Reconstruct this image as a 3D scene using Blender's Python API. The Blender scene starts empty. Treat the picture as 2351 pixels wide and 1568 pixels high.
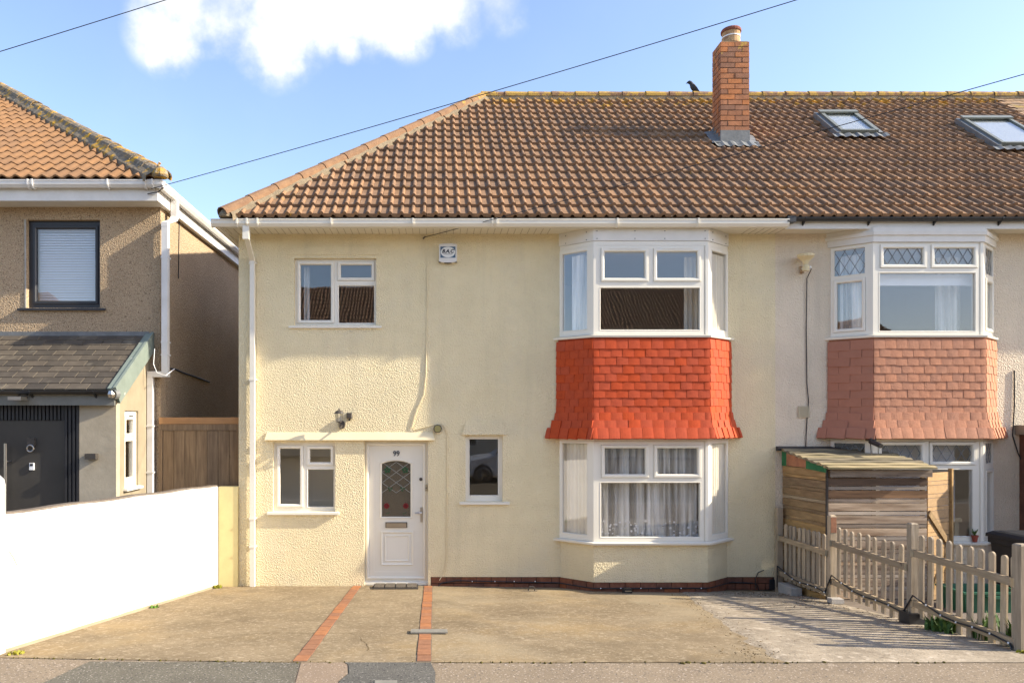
import bpy, bmesh, math, random
from mathutils import Vector, Matrix
random.seed(7)
S = bpy.context.scene
COL = S.collection
rad = math.radians

# ------------------------------------------------------------------ image pixels to metres
# positions were read as image pixels; these turn a pixel at a given
# distance from the camera into metres (x to the right, z up)
F, CX, CY, CH = 1692.0, 997.0, 965.0, 2.47
def X(p, d=11.0): return (p - CX) * d / F
def Z(p, d=11.0): return CH + (CY - p) * d / F

# ------------------------------------------------------------------ camera
cam = bpy.data.cameras.new('camera')
cam_o = bpy.data.objects.new('camera', cam); COL.objects.link(cam_o)
cam_o.location = (0, -11, CH); cam_o.rotation_euler = (rad(90), 0, 0)
cam.sensor_width = 36; cam.lens = F / 2351 * 36
cam.shift_x = (2351 / 2 - CX) / 2351
cam.shift_y = (CY - 1568 / 2) / 2351
cam.clip_start = 0.1; cam.clip_end = 3000
S.camera = cam_o

# ------------------------------------------------------------------ light
SUN = Vector((6.6, -1.0, 3.85)).normalized()
sun = bpy.data.lights.new('sun', 'SUN'); sun.energy = 4.2; sun.angle = rad(0.6); sun.color = (1.0, 0.90, 0.74)
sun_o = bpy.data.objects.new('sun', sun); COL.objects.link(sun_o)
sun_o.rotation_euler = (-SUN).to_track_quat('-Z', 'Y').to_euler(); sun_o.location = SUN * 60
W = bpy.data.worlds.new('World'); S.world = W; W.use_nodes = True
nt = W.node_tree; N = nt.nodes; L = nt.links; N.clear()
out = N.new('ShaderNodeOutputWorld'); bg = N.new('ShaderNodeBackground'); bg.inputs['Strength'].default_value = 0.15
sky = N.new('ShaderNodeTexSky'); sky.sky_type = 'NISHITA'; sky.sun_disc = False
sky.sun_elevation = math.asin(SUN.z); sky.sun_rotation = math.atan2(SUN.x, SUN.y)
sky.air_density = 1.0; sky.dust_density = 1.0; sky.ozone_density = 1.3; sky.altitude = 50
tc = N.new('ShaderNodeTexCoord')
def wmath(op, a, b=None, c=None, clamp=False):
    n = N.new('ShaderNodeMath'); n.operation = op; n.use_clamp = clamp
    for i, v in enumerate((a, b, c)):
        if v is None: continue
        if isinstance(v, (int, float)): n.inputs[i].default_value = v
        else: L.new(v, n.inputs[i])
    return n.outputs[0]
def wrange(v, a, b, smooth=True):
    n = N.new('ShaderNodeMapRange'); n.interpolation_type = 'SMOOTHSTEP' if smooth else 'LINEAR'
    L.new(v, n.inputs['Value']); n.inputs['From Min'].default_value = a; n.inputs['From Max'].default_value = b
    return n.outputs['Result']
nz = N.new('ShaderNodeTexNoise'); nz.inputs['Scale'].default_value = 9.0; nz.inputs['Detail'].default_value = 9; nz.inputs['Roughness'].default_value = 0.58
L.new(tc.outputs['Generated'], nz.inputs['Vector'])
nz2 = N.new('ShaderNodeTexNoise'); nz2.inputs['Scale'].default_value = 2.3; nz2.inputs['Detail'].default_value = 8; nz2.inputs['Roughness'].default_value = 0.6
L.new(tc.outputs['Generated'], nz2.inputs['Vector'])
blob = None
for (cx_, cy_, r_) in ((390, 80, 120), (420, 10, 150), (520, 10, 170), (620, 60, 165), (655, 130, 75), (760, 0, 160), (860, 10, 150),
                       (925, 55, 105), (1060, 5, 120), (1145, 10, 100), (370, 125, 60), (800, 115, 45), (700, -120, 260), (1000, -150, 240), (450, -120, 200)):
    c = Vector(((cx_ - CX) / F, 1, (CY - cy_) / F)); ln = c.length; c = c / ln
    vd = N.new('ShaderNodeVectorMath'); vd.operation = 'DISTANCE'
    L.new(tc.outputs['Generated'], vd.inputs[0]); vd.inputs[1].default_value = c
    m = wrange(vd.outputs['Value'], r_ / F / ln, 0.0, False)
    blob = m if blob is None else wmath('MAXIMUM', blob, m)
dens = wmath('ADD', blob, wmath('MULTIPLY', wmath('SUBTRACT', nz.outputs['Fac'], 0.5), 2.7))
dens = wmath('MULTIPLY', wrange(dens, -0.10, 0.95), wrange(blob, 0.0, 0.4))
sep = N.new('ShaderNodeSeparateXYZ'); L.new(tc.outputs['Generated'], sep.inputs[0])
far = wmath('MULTIPLY', wrange(nz2.outputs['Fac'], 0.54, 0.72), wmath('MULTIPLY', wrange(sep.outputs['Y'], 0.1, -0.35), 0.6))
wisp = wmath('MULTIPLY', wrange(nz2.outputs['Fac'], 0.4, 0.75), 0.04)
cl = wmath('MAXIMUM', wmath('MAXIMUM', dens, far), wisp)
mx = N.new('ShaderNodeMix'); mx.data_type = 'RGBA'
tint = N.new('ShaderNodeMix'); tint.data_type = 'RGBA'; tint.blend_type = 'MULTIPLY'; tint.inputs[0].default_value = 1.0
L.new(sky.outputs[0], tint.inputs[6]); tint.inputs[7].default_value = (0.98, 0.945, 1.0, 1)
L.new(cl, mx.inputs[0]); L.new(tint.outputs[2], mx.inputs[6]); mx.inputs[7].default_value = (5.6, 5.6, 5.6, 1)
shade = N.new('ShaderNodeMix'); shade.data_type = 'RGBA'; L.new(wrange(nz.outputs['Fac'], 0.36, 0.62), shade.inputs[0])
shade.inputs[6].default_value = (2.35, 2.62, 3.0, 1); shade.inputs[7].default_value = (3.7, 3.7, 3.7, 1); L.new(shade.outputs[2], mx.inputs[7])
L.new(mx.outputs[2], bg.inputs['Color']); L.new(bg.outputs[0], out.inputs[0])
S.view_settings.view_transform = 'Standard'; S.view_settings.look = 'None'
S.view_settings.exposure = 1.22; S.view_settings.gamma = 1; S.view_settings.use_curve_mapping = False

# ------------------------------------------------------------------ materials
def mat(name, c1, c2=None, scale=6.0, rough=0.8, bump=(), rnd=0.0, metal=0.0, spec=0.4, dirt=0.0, dirt_scale=0.8,
        lo=0.35, hi=0.65, speck=None, stretch=None, lichen=None, blot=None, streak=0.0):
    m = bpy.data.materials.new(name); m.use_nodes = True
    t = m.node_tree; n = t.nodes; l = t.links
    b = n['Principled BSDF']; b.inputs['Roughness'].default_value = rough; b.inputs['Metallic'].default_value = metal
    b.inputs['Specular IOR Level'].default_value = spec
    g = n.new('ShaderNodeNewGeometry'); vec = g.outputs['Position']
    if stretch:
        mp = n.new('ShaderNodeMapping'); mp.inputs['Scale'].default_value = stretch
        l.new(vec, mp.inputs[0])
        if rnd:
            oi0 = n.new('ShaderNodeObjectInfo'); cm = n.new('ShaderNodeCombineXYZ'); mu = n.new('ShaderNodeMath'); mu.operation = 'MULTIPLY'
            l.new(oi0.outputs['Random'], mu.inputs[0]); mu.inputs[1].default_value = 40
            for k in range(3): l.new(mu.outputs[0], cm.inputs[k])
            l.new(cm.outputs[0], mp.inputs['Location'])
        svec = mp.outputs[0]
    else: svec = vec
    def noise(sc, det=6, ro=0.6, v=None):
        q = n.new('ShaderNodeTexNoise'); q.inputs['Scale'].default_value = sc; q.inputs['Detail'].default_value = det
        q.inputs['Roughness'].default_value = ro; l.new(v or vec, q.inputs['Vector']); return q.outputs['Fac']
    def rng(v, a, bb, o0=0., o1=1.):
        q = n.new('ShaderNodeMapRange'); l.new(v, q.inputs['Value']); q.inputs['From Min'].default_value = a; q.inputs['From Max'].default_value = bb
        q.inputs['To Min'].default_value = o0; q.inputs['To Max'].default_value = o1; return q.outputs['Result']
    def mix(f, a, bb, mode='MIX'):
        q = n.new('ShaderNodeMix'); q.data_type = 'RGBA'; q.blend_type = mode
        if isinstance(f, float): q.inputs[0].default_value = f
        else: l.new(f, q.inputs[0])
        for i, v in ((6, a), (7, bb)):
            if isinstance(v, tuple): q.inputs[i].default_value = (*v[:3], 1)
            else: l.new(v, q.inputs[i])
        return q.outputs[2]
    def mul(a, bb):
        q = n.new('ShaderNodeMath'); q.operation = 'MULTIPLY'
        for i, v in enumerate((a, bb)):
            if isinstance(v, (int, float)): q.inputs[i].default_value = v
            else: l.new(v, q.inputs[i])
        return q.outputs[0]
    c2 = c2 or tuple(v * 0.85 for v in c1)
    col = mix(rng(noise(scale, 7, 0.65, svec), lo, hi), c1, c2)
    if speck:
        for (sc, c, th) in speck: col = mix(rng(noise(sc, 2, 0.5), th, th + 0.05), col, c)
    if blot:
        for (sc, c, th, amt) in blot: col = mix(mul(rng(noise(sc, 5, 0.6), th, th + 0.14), amt), col, c)
    if dirt: col = mix(mul(rng(noise(dirt_scale, 6, 0.6), 0.42, 0.7), dirt), col, tuple(v * 0.45 for v in c1))
    if streak:                                    # rain runs: noise drawn out downwards
        mq = n.new('ShaderNodeMapping'); mq.inputs['Scale'].default_value = (4.5, 4.5, 0.35); l.new(vec, mq.inputs[0])
        col = mix(mul(rng(noise(1.0, 5, 0.65, mq.outputs[0]), 0.50, 0.72), streak), col, tuple(v * q for v, q in zip(c1, (0.60, 0.60, 0.62))))
        col = mix(mul(rng(noise(0.55, 4, 0.6), 0.48, 0.66), streak * 0.8), col, tuple(v * q for v, q in zip(c1, (0.80, 0.79, 0.80))))
    if rnd:
        oi = n.new('ShaderNodeObjectInfo'); hs = n.new('ShaderNodeHueSaturation')
        l.new(rng(oi.outputs['Random'], 0, 1, 1 - rnd, 1 + rnd), hs.inputs['Value'])
        l.new(rng(mul(oi.outputs['Random'], 7.31), 0, 7.31, 1 - rnd * 0.4, 1 + rnd * 0.4), hs.inputs['Saturation'])
        l.new(col, hs.inputs['Color']); col = hs.outputs[0]
    if lichen:                                    # growth high up on the ridge and in scattered spots
        sc, th, c, zlo, zhi = lichen
        sp = n.new('ShaderNodeSeparateXYZ'); l.new(vec, sp.inputs[0])
        hgt = rng(sp.outputs['Z'], zlo, zhi, 0, 0.21)
        ad = n.new('ShaderNodeMath'); ad.operation = 'ADD'; l.new(noise(sc, 6, 0.7), ad.inputs[0]); l.new(hgt, ad.inputs[1])
        col = mix(rng(ad.outputs[0], th, th + 0.07), col, c)
    l.new(col, b.inputs['Base Color'])
    nrm = None
    for (kind, sc, st, di) in bump:
        if kind == 'v':
            q = n.new('ShaderNodeTexVoronoi'); q.feature = 'SMOOTH_F1'; q.inputs['Scale'].default_value = sc; q.inputs['Smoothness'].default_value = 0.6
            wv = n.new('ShaderNodeTexNoise'); wv.inputs['Scale'].default_value = sc * 0.6; wv.inputs['Detail'].default_value = 2; l.new(vec, wv.inputs['Vector'])
            av = n.new('ShaderNodeVectorMath'); av.operation = 'MULTIPLY_ADD'; l.new(wv.outputs['Color'], av.inputs[0])
            av.inputs[1].default_value = (1.3 / sc,) * 3; l.new(vec, av.inputs[2]); l.new(av.outputs[0], q.inputs['Vector']); h = q.outputs['Distance']
        elif kind == 'w': h = noise(sc, 5, 0.6, svec)
        else: h = noise(sc, 4, 0.6)
        bn = n.new('ShaderNodeBump'); bn.inputs['Strength'].default_value = st; bn.inputs['Distance'].default_value = di
        l.new(h, bn.inputs['Height'])
        if nrm is not None: l.new(nrm, bn.inputs['Normal'])
        nrm = bn.outputs[0]
    if nrm is not None: l.new(nrm, b.inputs['Normal'])
    return m

M = {}
M['cream'] = mat('cream_render', (0.85, 0.73, 0.465), (0.81, 0.69, 0.43), 3, 0.9, bump=(('v', 62, 0.75, 0.017), ('n', 34, 0.45, 0.012)), dirt=0.16, spec=0.15, blot=((1.1, (0.78, 0.685, 0.475), 0.52, 0.5),), streak=0.2)
M['smooth_cream'] = mat('smooth_cream_render', (0.81, 0.70, 0.46), (0.78, 0.665, 0.43), 5, 0.85, bump=(('n', 30, 0.2, 0.006),), dirt=0.12, spec=0.15)
M['yellow'] = mat('yellow_painted_render', (0.78, 0.66, 0.32), (0.72, 0.60, 0.29), 5, 0.85, bump=(('n', 25, 0.15, 0.006),), dirt=0.1, spec=0.15)
M['pale'] = mat('pale_render', (0.83, 0.71, 0.53), (0.78, 0.66, 0.49), 3, 0.9, bump=(('v', 60, 0.75, 0.018), ('n', 34, 0.45, 0.012)), dirt=0.2, spec=0.15, streak=0.28)
M['dash'] = mat('pebbledash', (0.52, 0.38, 0.235), (0.38, 0.275, 0.17), 60, 0.9, bump=(('v', 55, 0.9, 0.016),), dirt=0.28, dirt_scale=0.7, spec=0.2, speck=((70, (0.66, 0.52, 0.35), 0.58), (62, (0.18, 0.12, 0.07), 0.60)))
M['grey_render'] = mat('grey_render', (0.45, 0.39, 0.29), (0.37, 0.32, 0.235), 3.5, 0.9, bump=(('n', 14, 0.25, 0.01), ('n', 60, 0.15, 0.004)), dirt=0.2, spec=0.15)
M['pale_cement'] = mat('cream_cement_render', (0.34, 0.285, 0.195), (0.28, 0.235, 0.16), 3, 0.9, bump=(('n', 18, 0.2, 0.008),), dirt=0.22, dirt_scale=1.6, spec=0.15)
M['white_wall'] = mat('white_masonry_paint', (0.56, 0.54, 0.505), (0.51, 0.49, 0.455), 2, 0.8, bump=(('n', 6, 0.18, 0.01), ('n', 40, 0.1, 0.003)), spec=0.2, blot=((0.9, (0.50, 0.45, 0.36), 0.60, 0.6),), dirt=0.15, dirt_scale=2)
M['upvc'] = mat('white_upvc', (0.80, 0.755, 0.64), (0.78, 0.735, 0.62), 2, 0.35, spec=0.5, rnd=0.015)
M['upvc_old'] = mat('aged_white_plastic', (0.76, 0.74, 0.69), (0.70, 0.67, 0.61), 4, 0.45, spec=0.45, dirt=0.18, dirt_scale=3)
M['board'] = mat('white_cladding_board', (0.74, 0.71, 0.64), (0.71, 0.68, 0.605), 5, 0.5, spec=0.4, dirt=0.08, dirt_scale=2.5)
M['soffit'] = mat('cream_soffit_board', (0.74, 0.69, 0.57), (0.70, 0.65, 0.53), 5, 0.5, spec=0.4)
M['black'] = mat('black_plastic', (0.018, 0.018, 0.019), (0.03, 0.03, 0.03), 8, 0.42, spec=0.5)
M['bin'] = mat('black_bin_plastic', (0.014, 0.016, 0.020), (0.02, 0.022, 0.026), 8, 0.62, spec=0.25)
M['anthracite'] = mat('anthracite_frame', (0.022, 0.023, 0.025), (0.03, 0.03, 0.032), 5, 0.38, spec=0.5)
M['grey_door'] = mat('dark_grey_door', (0.042, 0.038, 0.032), (0.055, 0.050, 0.042), 2, 0.4, spec=0.5)
M['tile'] = mat('brown_concrete_tile', (0.30, 0.182, 0.105), (0.20, 0.120, 0.069), 7, 0.92, bump=(('n', 60, 0.35, 0.006),), rnd=0.16, spec=0.2, dirt=0.30, dirt_scale=5,
    speck=((38, (0.46, 0.40, 0.32), 0.69), (50, (0.09, 0.075, 0.05), 0.70)), lichen=(3.6, 0.66, (0.40, 0.215, 0.035), 8.30, 8.75), blot=((2.6, (0.36, 0.185, 0.035), 0.66, 0.85), (3.5, (0.085, 0.07, 0.04), 0.62, 0.6)))
M['ridge'] = mat('lichened_ridge_tile', (0.27, 0.165, 0.095), (0.21, 0.125, 0.075), 9, 0.95, bump=(('n', 40, 0.5, 0.01),), rnd=0.1, spec=0.15, dirt=0.2, dirt_scale=6,
    blot=((7, (0.50, 0.31, 0.055), 0.50, 0.0),), lichen=(6, 0.66, (0.42, 0.27, 0.07), 8.15, 8.8))
M['mortar_hip'] = mat('hip_mortar', (0.27, 0.215, 0.14), (0.19, 0.15, 0.10), 16, 0.95, bump=(('n', 35, 0.6, 0.015),), spec=0.1)
M['tile_left'] = mat('orange_brown_tile', (0.235, 0.132, 0.066), (0.20, 0.112, 0.056), 9, 0.92, bump=(('n', 60, 0.25, 0.004),), rnd=0.10, spec=0.2, dirt=0.18, dirt_scale=3)
M['hip_left'] = mat('mossy_hip_tile', (0.26, 0.21, 0.15), (0.14, 0.12, 0.09), 9, 0.95, bump=(('n', 22, 0.8, 0.025),), spec=0.1, blot=((5.5, (0.60, 0.33, 0.03), 0.50, 0.95), (8, (0.48, 0.44, 0.34), 0.6, 0.7)))
M['plain_tile'] = mat('old_plain_tile', (0.40, 0.27, 0.17), (0.27, 0.19, 0.12), 8, 0.95, rnd=0.25, spec=0.15, blot=((4, (0.42, 0.30, 0.08), 0.55, 0.8),))
M['slate'] = mat('brown_grey_slate', (0.10, 0.083, 0.062), (0.068, 0.056, 0.043), 5, 0.55, bump=(('n', 30, 0.2, 0.004),), rnd=0.25, spec=0.4, blot=((2.5, (0.22, 0.19, 0.14), 0.58, 0.8),))
M['red'] = mat('red_painted_tile', (0.52, 0.078, 0.022), (0.44, 0.062, 0.018), 12, 0.75, bump=(('n', 60, 0.3, 0.005),), rnd=0.05, spec=0.25, dirt=0.18, dirt_scale=9)
M['pink'] = mat('pink_painted_tile', (0.52, 0.255, 0.155), (0.43, 0.205, 0.125), 20, 0.85, bump=(('n', 55, 0.7, 0.008),), rnd=0.07, spec=0.15, dirt=0.12, dirt_scale=8)  # colour raised above the left-face tiles to paint in sunlight
M['pink_shaded'] = mat('pink_smooth_shaded_tile', (0.40, 0.185, 0.12), (0.37, 0.168, 0.108), 8, 0.85, bump=(('n', 55, 0.2, 0.004),), rnd=0.03, spec=0.15)  # smooth left-face tiles, darker too so that face's shade is painted in
M['brick'] = mat('red_brick', (0.25, 0.10, 0.055), (0.17, 0.068, 0.04), 12, 0.9, bump=(('n', 70, 0.4, 0.005),), rnd=0.28, spec=0.2, dirt=0.3, dirt_scale=6)
M['brick_ch'] = mat('chimney_brick', (0.46, 0.21, 0.11), (0.36, 0.16, 0.085), 12, 0.92, bump=(('n', 60, 0.5, 0.006),), rnd=0.30, spec=0.15, dirt=0.45, dirt_scale=5, lichen=(7, 0.70, (0.50, 0.32, 0.08), 8.55, 9.1))
M['brick_path'] = mat('orange_block_paver', (0.36, 0.165, 0.080), (0.28, 0.125, 0.062), 14, 0.9, bump=(('n', 60, 0.4, 0.005),), rnd=0.16, spec=0.2, dirt=0.2, dirt_scale=7)
M['mortar'] = mat('dark_mortar', (0.20, 0.165, 0.13), (0.14, 0.115, 0.09), 20, 0.95, spec=0.1, bump=(('n', 50, 0.4, 0.006),))
M['mortar_dark'] = mat('dark_brown_mortar', (0.10, 0.06, 0.045), (0.07, 0.045, 0.035), 20, 0.95, spec=0.1)  # very dark brown mortar of the brick plinth
M['lead'] = mat('lead_flashing', (0.20, 0.205, 0.20), (0.14, 0.145, 0.14), 7, 0.55, spec=0.4, bump=(('n', 14, 0.3, 0.01),), dirt=0.2, dirt_scale=5)
M['green_lead'] = mat('grey_green_verge', (0.20, 0.24, 0.205), (0.165, 0.20, 0.17), 5, 0.55, spec=0.4, speck=((9, (0.58, 0.57, 0.48), 0.70),))
M['pot'] = mat('clay_pot', (0.50, 0.33, 0.17), (0.40, 0.25, 0.13), 9, 0.9, blot=((8, (0.24, 0.12, 0.08), 0.55, 0.7),), spec=0.2, bump=(('n', 40, 0.4, 0.006),))
M['pot_rim'] = mat('clay_pot_rim', (0.25, 0.09, 0.06), (0.18, 0.07, 0.05), 9, 0.9, spec=0.2)
M['drive'] = mat('weathered_concrete', (0.27, 0.208, 0.127), (0.19, 0.143, 0.085), 1.1, 0.95, bump=(('n', 45, 0.5, 0.008), ('n', 9, 0.15, 0.015)), spec=0.12, dirt=0.16, dirt_scale=2.2, lo=0.34, hi=0.66,
    blot=((0.8, (0.33, 0.235, 0.115), 0.52, 0.55), (10, (0.36, 0.29, 0.185), 0.53, 0.55), (24, (0.45, 0.365, 0.245), 0.55, 0.75), (1.3, (0.16, 0.122, 0.074), 0.57, 0.35), (17, (0.145, 0.11, 0.066), 0.56, 0.45), (0.45, (0.33, 0.27, 0.175), 0.52, 0.6)), speck=((30, (0.10, 0.078, 0.045), 0.70), (36, (0.50, 0.41, 0.285), 0.70)))
M['drive_pale'] = mat('pale_gritty_concrete', (0.40, 0.335, 0.245), (0.26, 0.215, 0.155), 4, 0.95, bump=(('n', 40, 0.6, 0.012),), spec=0.12, dirt=0.3, dirt_scale=1.6, speck=((22, (0.13, 0.095, 0.055), 0.68), (34, (0.17, 0.13, 0.09), 0.65)), blot=((11, (0.56, 0.48, 0.37), 0.54, 0.8), (18, (0.22, 0.175, 0.12), 0.58, 0.7)))
M['moss'] = mat('moss', (0.12, 0.105, 0.025), (0.07, 0.055, 0.02), 30, 0.95, spec=0.1, bump=(('n', 60, 0.8, 0.02),))
M['debris'] = mat('dark_leaf_litter', (0.13, 0.085, 0.035), (0.07, 0.05, 0.025), 12, 0.95, spec=0.1)
asp = dict(scale=3.0, rough=0.93, bump=(('n', 80, 0.5, 0.006),), spec=0.2, dirt=0.1)
M['pave_tan'] = mat('tan_asphalt', (0.255, 0.20, 0.135), (0.215, 0.168, 0.115), speck=((55, (0.48, 0.40, 0.32), 0.62), (48, (0.11, 0.095, 0.08), 0.62)), **asp)
M['pave_pink'] = mat('pinkish_asphalt', (0.275, 0.205, 0.14), (0.24, 0.18, 0.125), speck=((55, (0.52, 0.43, 0.35), 0.63), (48, (0.13, 0.105, 0.085), 0.64)), **asp)
M['pave_grey'] = mat('grey_asphalt', (0.15, 0.135, 0.10), (0.125, 0.112, 0.084), speck=((55, (0.33, 0.30, 0.25), 0.61), (48, (0.06, 0.057, 0.05), 0.61)), **asp)
M['pave_dark'] = mat('dark_asphalt', (0.125, 0.118, 0.10), (0.10, 0.095, 0.082), speck=((55, (0.25, 0.235, 0.20), 0.61), (48, (0.045, 0.042, 0.04), 0.61)), **asp)
M['road'] = mat('road_asphalt', (0.19, 0.16, 0.12), (0.16, 0.135, 0.10), **asp)
M['soil'] = mat('earth', (0.16, 0.13, 0.09), (0.11, 0.09, 0.06), 4, 0.95, spec=0.1)
M['yard'] = mat('dark_block_paving', (0.20, 0.165, 0.13), (0.15, 0.125, 0.10), 6, 0.95, spec=0.15, rnd=0.15)
def wood(name, c1, c2, st, rnd=0.14, knot=True):
    return mat(name, c1, c2, 1.0, 0.85, bump=(('w', 1.6, 0.35, 0.006),), rnd=rnd, spec=0.2, stretch=st, lo=0.3, hi=0.7, dirt=0.25, dirt_scale=4,
               speck=((7, tuple(v * 0.3 for v in c1), 0.74),) if knot else None)
M['wood_v'] = wood('weathered_gate_board', (0.34, 0.235, 0.135), (0.16, 0.105, 0.062), (30, 30, 2.0))
M['wood_top'] = wood('orange_timber_rail', (0.50, 0.27, 0.115), (0.40, 0.21, 0.085), (2, 30, 30))
M['picket'] = wood('weathered_picket', (0.53, 0.43, 0.30), (0.27, 0.21, 0.14), (30, 30, 2.2), 0.2)
M['rail'] = wood('weathered_rail', (0.44, 0.345, 0.225), (0.24, 0.18, 0.11), (30, 2.2, 30))
M['grey_plank'] = wood('silvered_plank', (0.46, 0.365, 0.27), (0.115, 0.073, 0.046), (1.3, 30, 14), 0.42)
M['grey_plank_pale'] = wood('pale_silvered_plank', (0.50, 0.42, 0.33), (0.24, 0.185, 0.135), (1.3, 30, 14), 0.22)
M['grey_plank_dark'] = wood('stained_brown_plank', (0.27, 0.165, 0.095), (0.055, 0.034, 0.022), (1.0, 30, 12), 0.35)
M['side_plank_pale'] = wood('pale_side_plank', (0.50, 0.39, 0.24), (0.34, 0.25, 0.14), (30, 1.8, 22), 0.18)
M['side_plank'] = wood('brown_plank', (0.42, 0.28, 0.13), (0.20, 0.125, 0.055), (30, 1.8, 22), 0.34)
M['door_plank'] = wood('pale_brown_plank', (0.47, 0.315, 0.165), (0.33, 0.21, 0.105), (1.8, 30, 24), 0.14)
M['roof_batten'] = wood('mossy_pale_batten', (0.42, 0.34, 0.21), (0.09, 0.085, 0.045), (1.6, 22, 22), 0.42)
M['chrome'] = mat('satin_steel', (0.55, 0.52, 0.47), (0.5, 0.47, 0.43), 5, 0.3, metal=1.0)
M['iron'] = mat('bronze_black_metal', (0.075, 0.064, 0.052), (0.05, 0.043, 0.036), 14, 0.45, spec=0.5)
M['rubber'] = mat('grey_rubber', (0.13, 0.105, 0.075), (0.09, 0.075, 0.055), 18, 0.85, speck=((26, (0.3, 0.26, 0.2), 0.66),))
M['rubber_dark'] = mat('dark_rubber', (0.05, 0.042, 0.034), (0.04, 0.033, 0.028), 10, 0.85)
M['net'] = mat('net_curtain_cloth', (0.84, 0.83, 0.78), (0.80, 0.79, 0.74), 3, 0.9, spec=0.1)
def sheer(m, sc, lo, hi):
    t = m.node_tree; n = t.nodes; l = t.links; b = n['Principled BSDF']
    g = n.new('ShaderNodeNewGeometry'); mp = n.new('ShaderNodeMapping'); mp.inputs['Scale'].default_value = sc; l.new(g.outputs['Position'], mp.inputs[0])
    q = n.new('ShaderNodeTexNoise'); q.inputs['Scale'].default_value = 1; q.inputs['Detail'].default_value = 4; l.new(mp.outputs[0], q.inputs['Vector'])
    r = n.new('ShaderNodeMapRange'); r.inputs['From Min'].default_value = 0.36; r.inputs['From Max'].default_value = 0.62; r.inputs['To Min'].default_value = lo; r.inputs['To Max'].default_value = hi
    l.new(q.outputs['Fac'], r.inputs['Value']); l.new(r.outputs['Result'], b.inputs['Alpha'])
sheer(M['net'], (13, 3, 0.6), 0.28, 1.0)
M['cream_cloth'] = mat('cream_curtain_cloth', (0.86, 0.80, 0.66), (0.83, 0.77, 0.63), 3, 0.9, spec=0.1)
M['blind'] = mat('white_blind', (0.72, 0.72, 0.72), (0.69, 0.69, 0.69), 3, 0.6)
M['room'] = mat('room_plaster', (0.76, 0.70, 0.58), (0.73, 0.67, 0.55), 2, 0.9)
M['dark_room'] = mat('room_floor_covering', (0.36, 0.28, 0.19), (0.30, 0.23, 0.155), 2, 0.9)
M['cable'] = mat('black_cable', (0.02, 0.02, 0.022), (0.03, 0.03, 0.03), 5, 0.6)
M['cable_cream'] = mat('painted_cable', (0.78, 0.67, 0.43), (0.74, 0.63, 0.40), 5, 0.7)
M['bead'] = mat('white_plastic_clip', (0.85, 0.85, 0.83), (0.82, 0.82, 0.8), 5, 0.4)
M['blue'] = mat('blue_panel', (0.075, 0.135, 0.21), (0.065, 0.12, 0.19), 5, 0.5)
M['ink'] = mat('navy_ink', (0.012, 0.016, 0.03), (0.012, 0.016, 0.03), 5, 0.6)
M['print_white'] = mat('white_print', (0.78, 0.78, 0.74), (0.76, 0.76, 0.72), 5, 0.5)
M['crow'] = mat('black_plumage', (0.012, 0.012, 0.015), (0.02, 0.02, 0.024), 30, 0.5, spec=0.5)
M['leaf'] = mat('green_leaf', (0.10, 0.19, 0.02), (0.06, 0.13, 0.015), 9, 0.7, rnd=0.2)
M['leaf_yellow'] = mat('yellow_green_leaf', (0.30, 0.27, 0.02), (0.20, 0.20, 0.02), 9, 0.7, rnd=0.2)
M['green_plastic'] = mat('green_plastic', (0.015, 0.10, 0.05), (0.012, 0.085, 0.045), 4, 0.5)
M['green_felt'] = mat('green_felt', (0.03, 0.16, 0.06), (0.02, 0.11, 0.045), 14, 0.9)
M['orange_board'] = mat('rusty_board', (0.42, 0.19, 0.09), (0.22, 0.10, 0.06), 7, 0.9)
M['terracotta'] = mat('terracotta', (0.36, 0.085, 0.05), (0.32, 0.075, 0.045), 9, 0.75)
M['cream_plastic'] = mat('yellowed_plastic', (0.70, 0.60, 0.36), (0.66, 0.55, 0.32), 6, 0.45)
M['rust'] = mat('rusty_bracket', (0.30, 0.17, 0.075), (0.42, 0.34, 0.22), 14, 0.85)
M['vent'] = mat('beige_vent', (0.50, 0.43, 0.29), (0.46, 0.39, 0.26), 8, 0.7)
M['block'] = mat('concrete_block', (0.44, 0.41, 0.36), (0.34, 0.315, 0.275), 10, 0.95, bump=(('n', 40, 0.5, 0.008),))
M['amber'] = mat('amber_glass_cover', (0.36, 0.31, 0.12), (0.30, 0.26, 0.10), 9, 0.25, spec=0.6)
M['rose'] = mat('red_stained_glass', (0.22, 0.022, 0.026), (0.18, 0.018, 0.02), 9, 0.3)
M['leafglass'] = mat('green_stained_glass', (0.03, 0.085, 0.035), (0.025, 0.07, 0.03), 9, 0.3)
M['came'] = mat('grey_lead_came', (0.20, 0.205, 0.20), (0.18, 0.185, 0.18), 9, 0.5)
M['came_white'] = mat('pale_lead_came', (0.36, 0.36, 0.32), (0.33, 0.33, 0.30), 9, 0.5)
M['opp_wall'] = mat('far_side_render', (0.55, 0.48, 0.38), (0.50, 0.43, 0.34), 2, 0.9)
M['opp_roof'] = mat('far_side_roof_tile', (0.26, 0.145, 0.085), (0.16, 0.09, 0.055), 3.0, 0.9)
M['joint'] = mat('soffit_joint_shadow', (0.42, 0.37, 0.28), (0.38, 0.33, 0.25), 9, 0.8)
M['slate_edge'] = mat('lime_stained_slate_edge', (0.17, 0.145, 0.105), (0.12, 0.10, 0.075), 12, 0.9)
M['cover'] = mat('grey_cover_plate', (0.24, 0.225, 0.185), (0.19, 0.18, 0.15), 8, 0.7, bump=(('n', 20, 0.3, 0.006),))
M['grey_board'] = mat('grey_painted_board', (0.20, 0.20, 0.175), (0.16, 0.16, 0.14), 5, 0.6)

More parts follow.
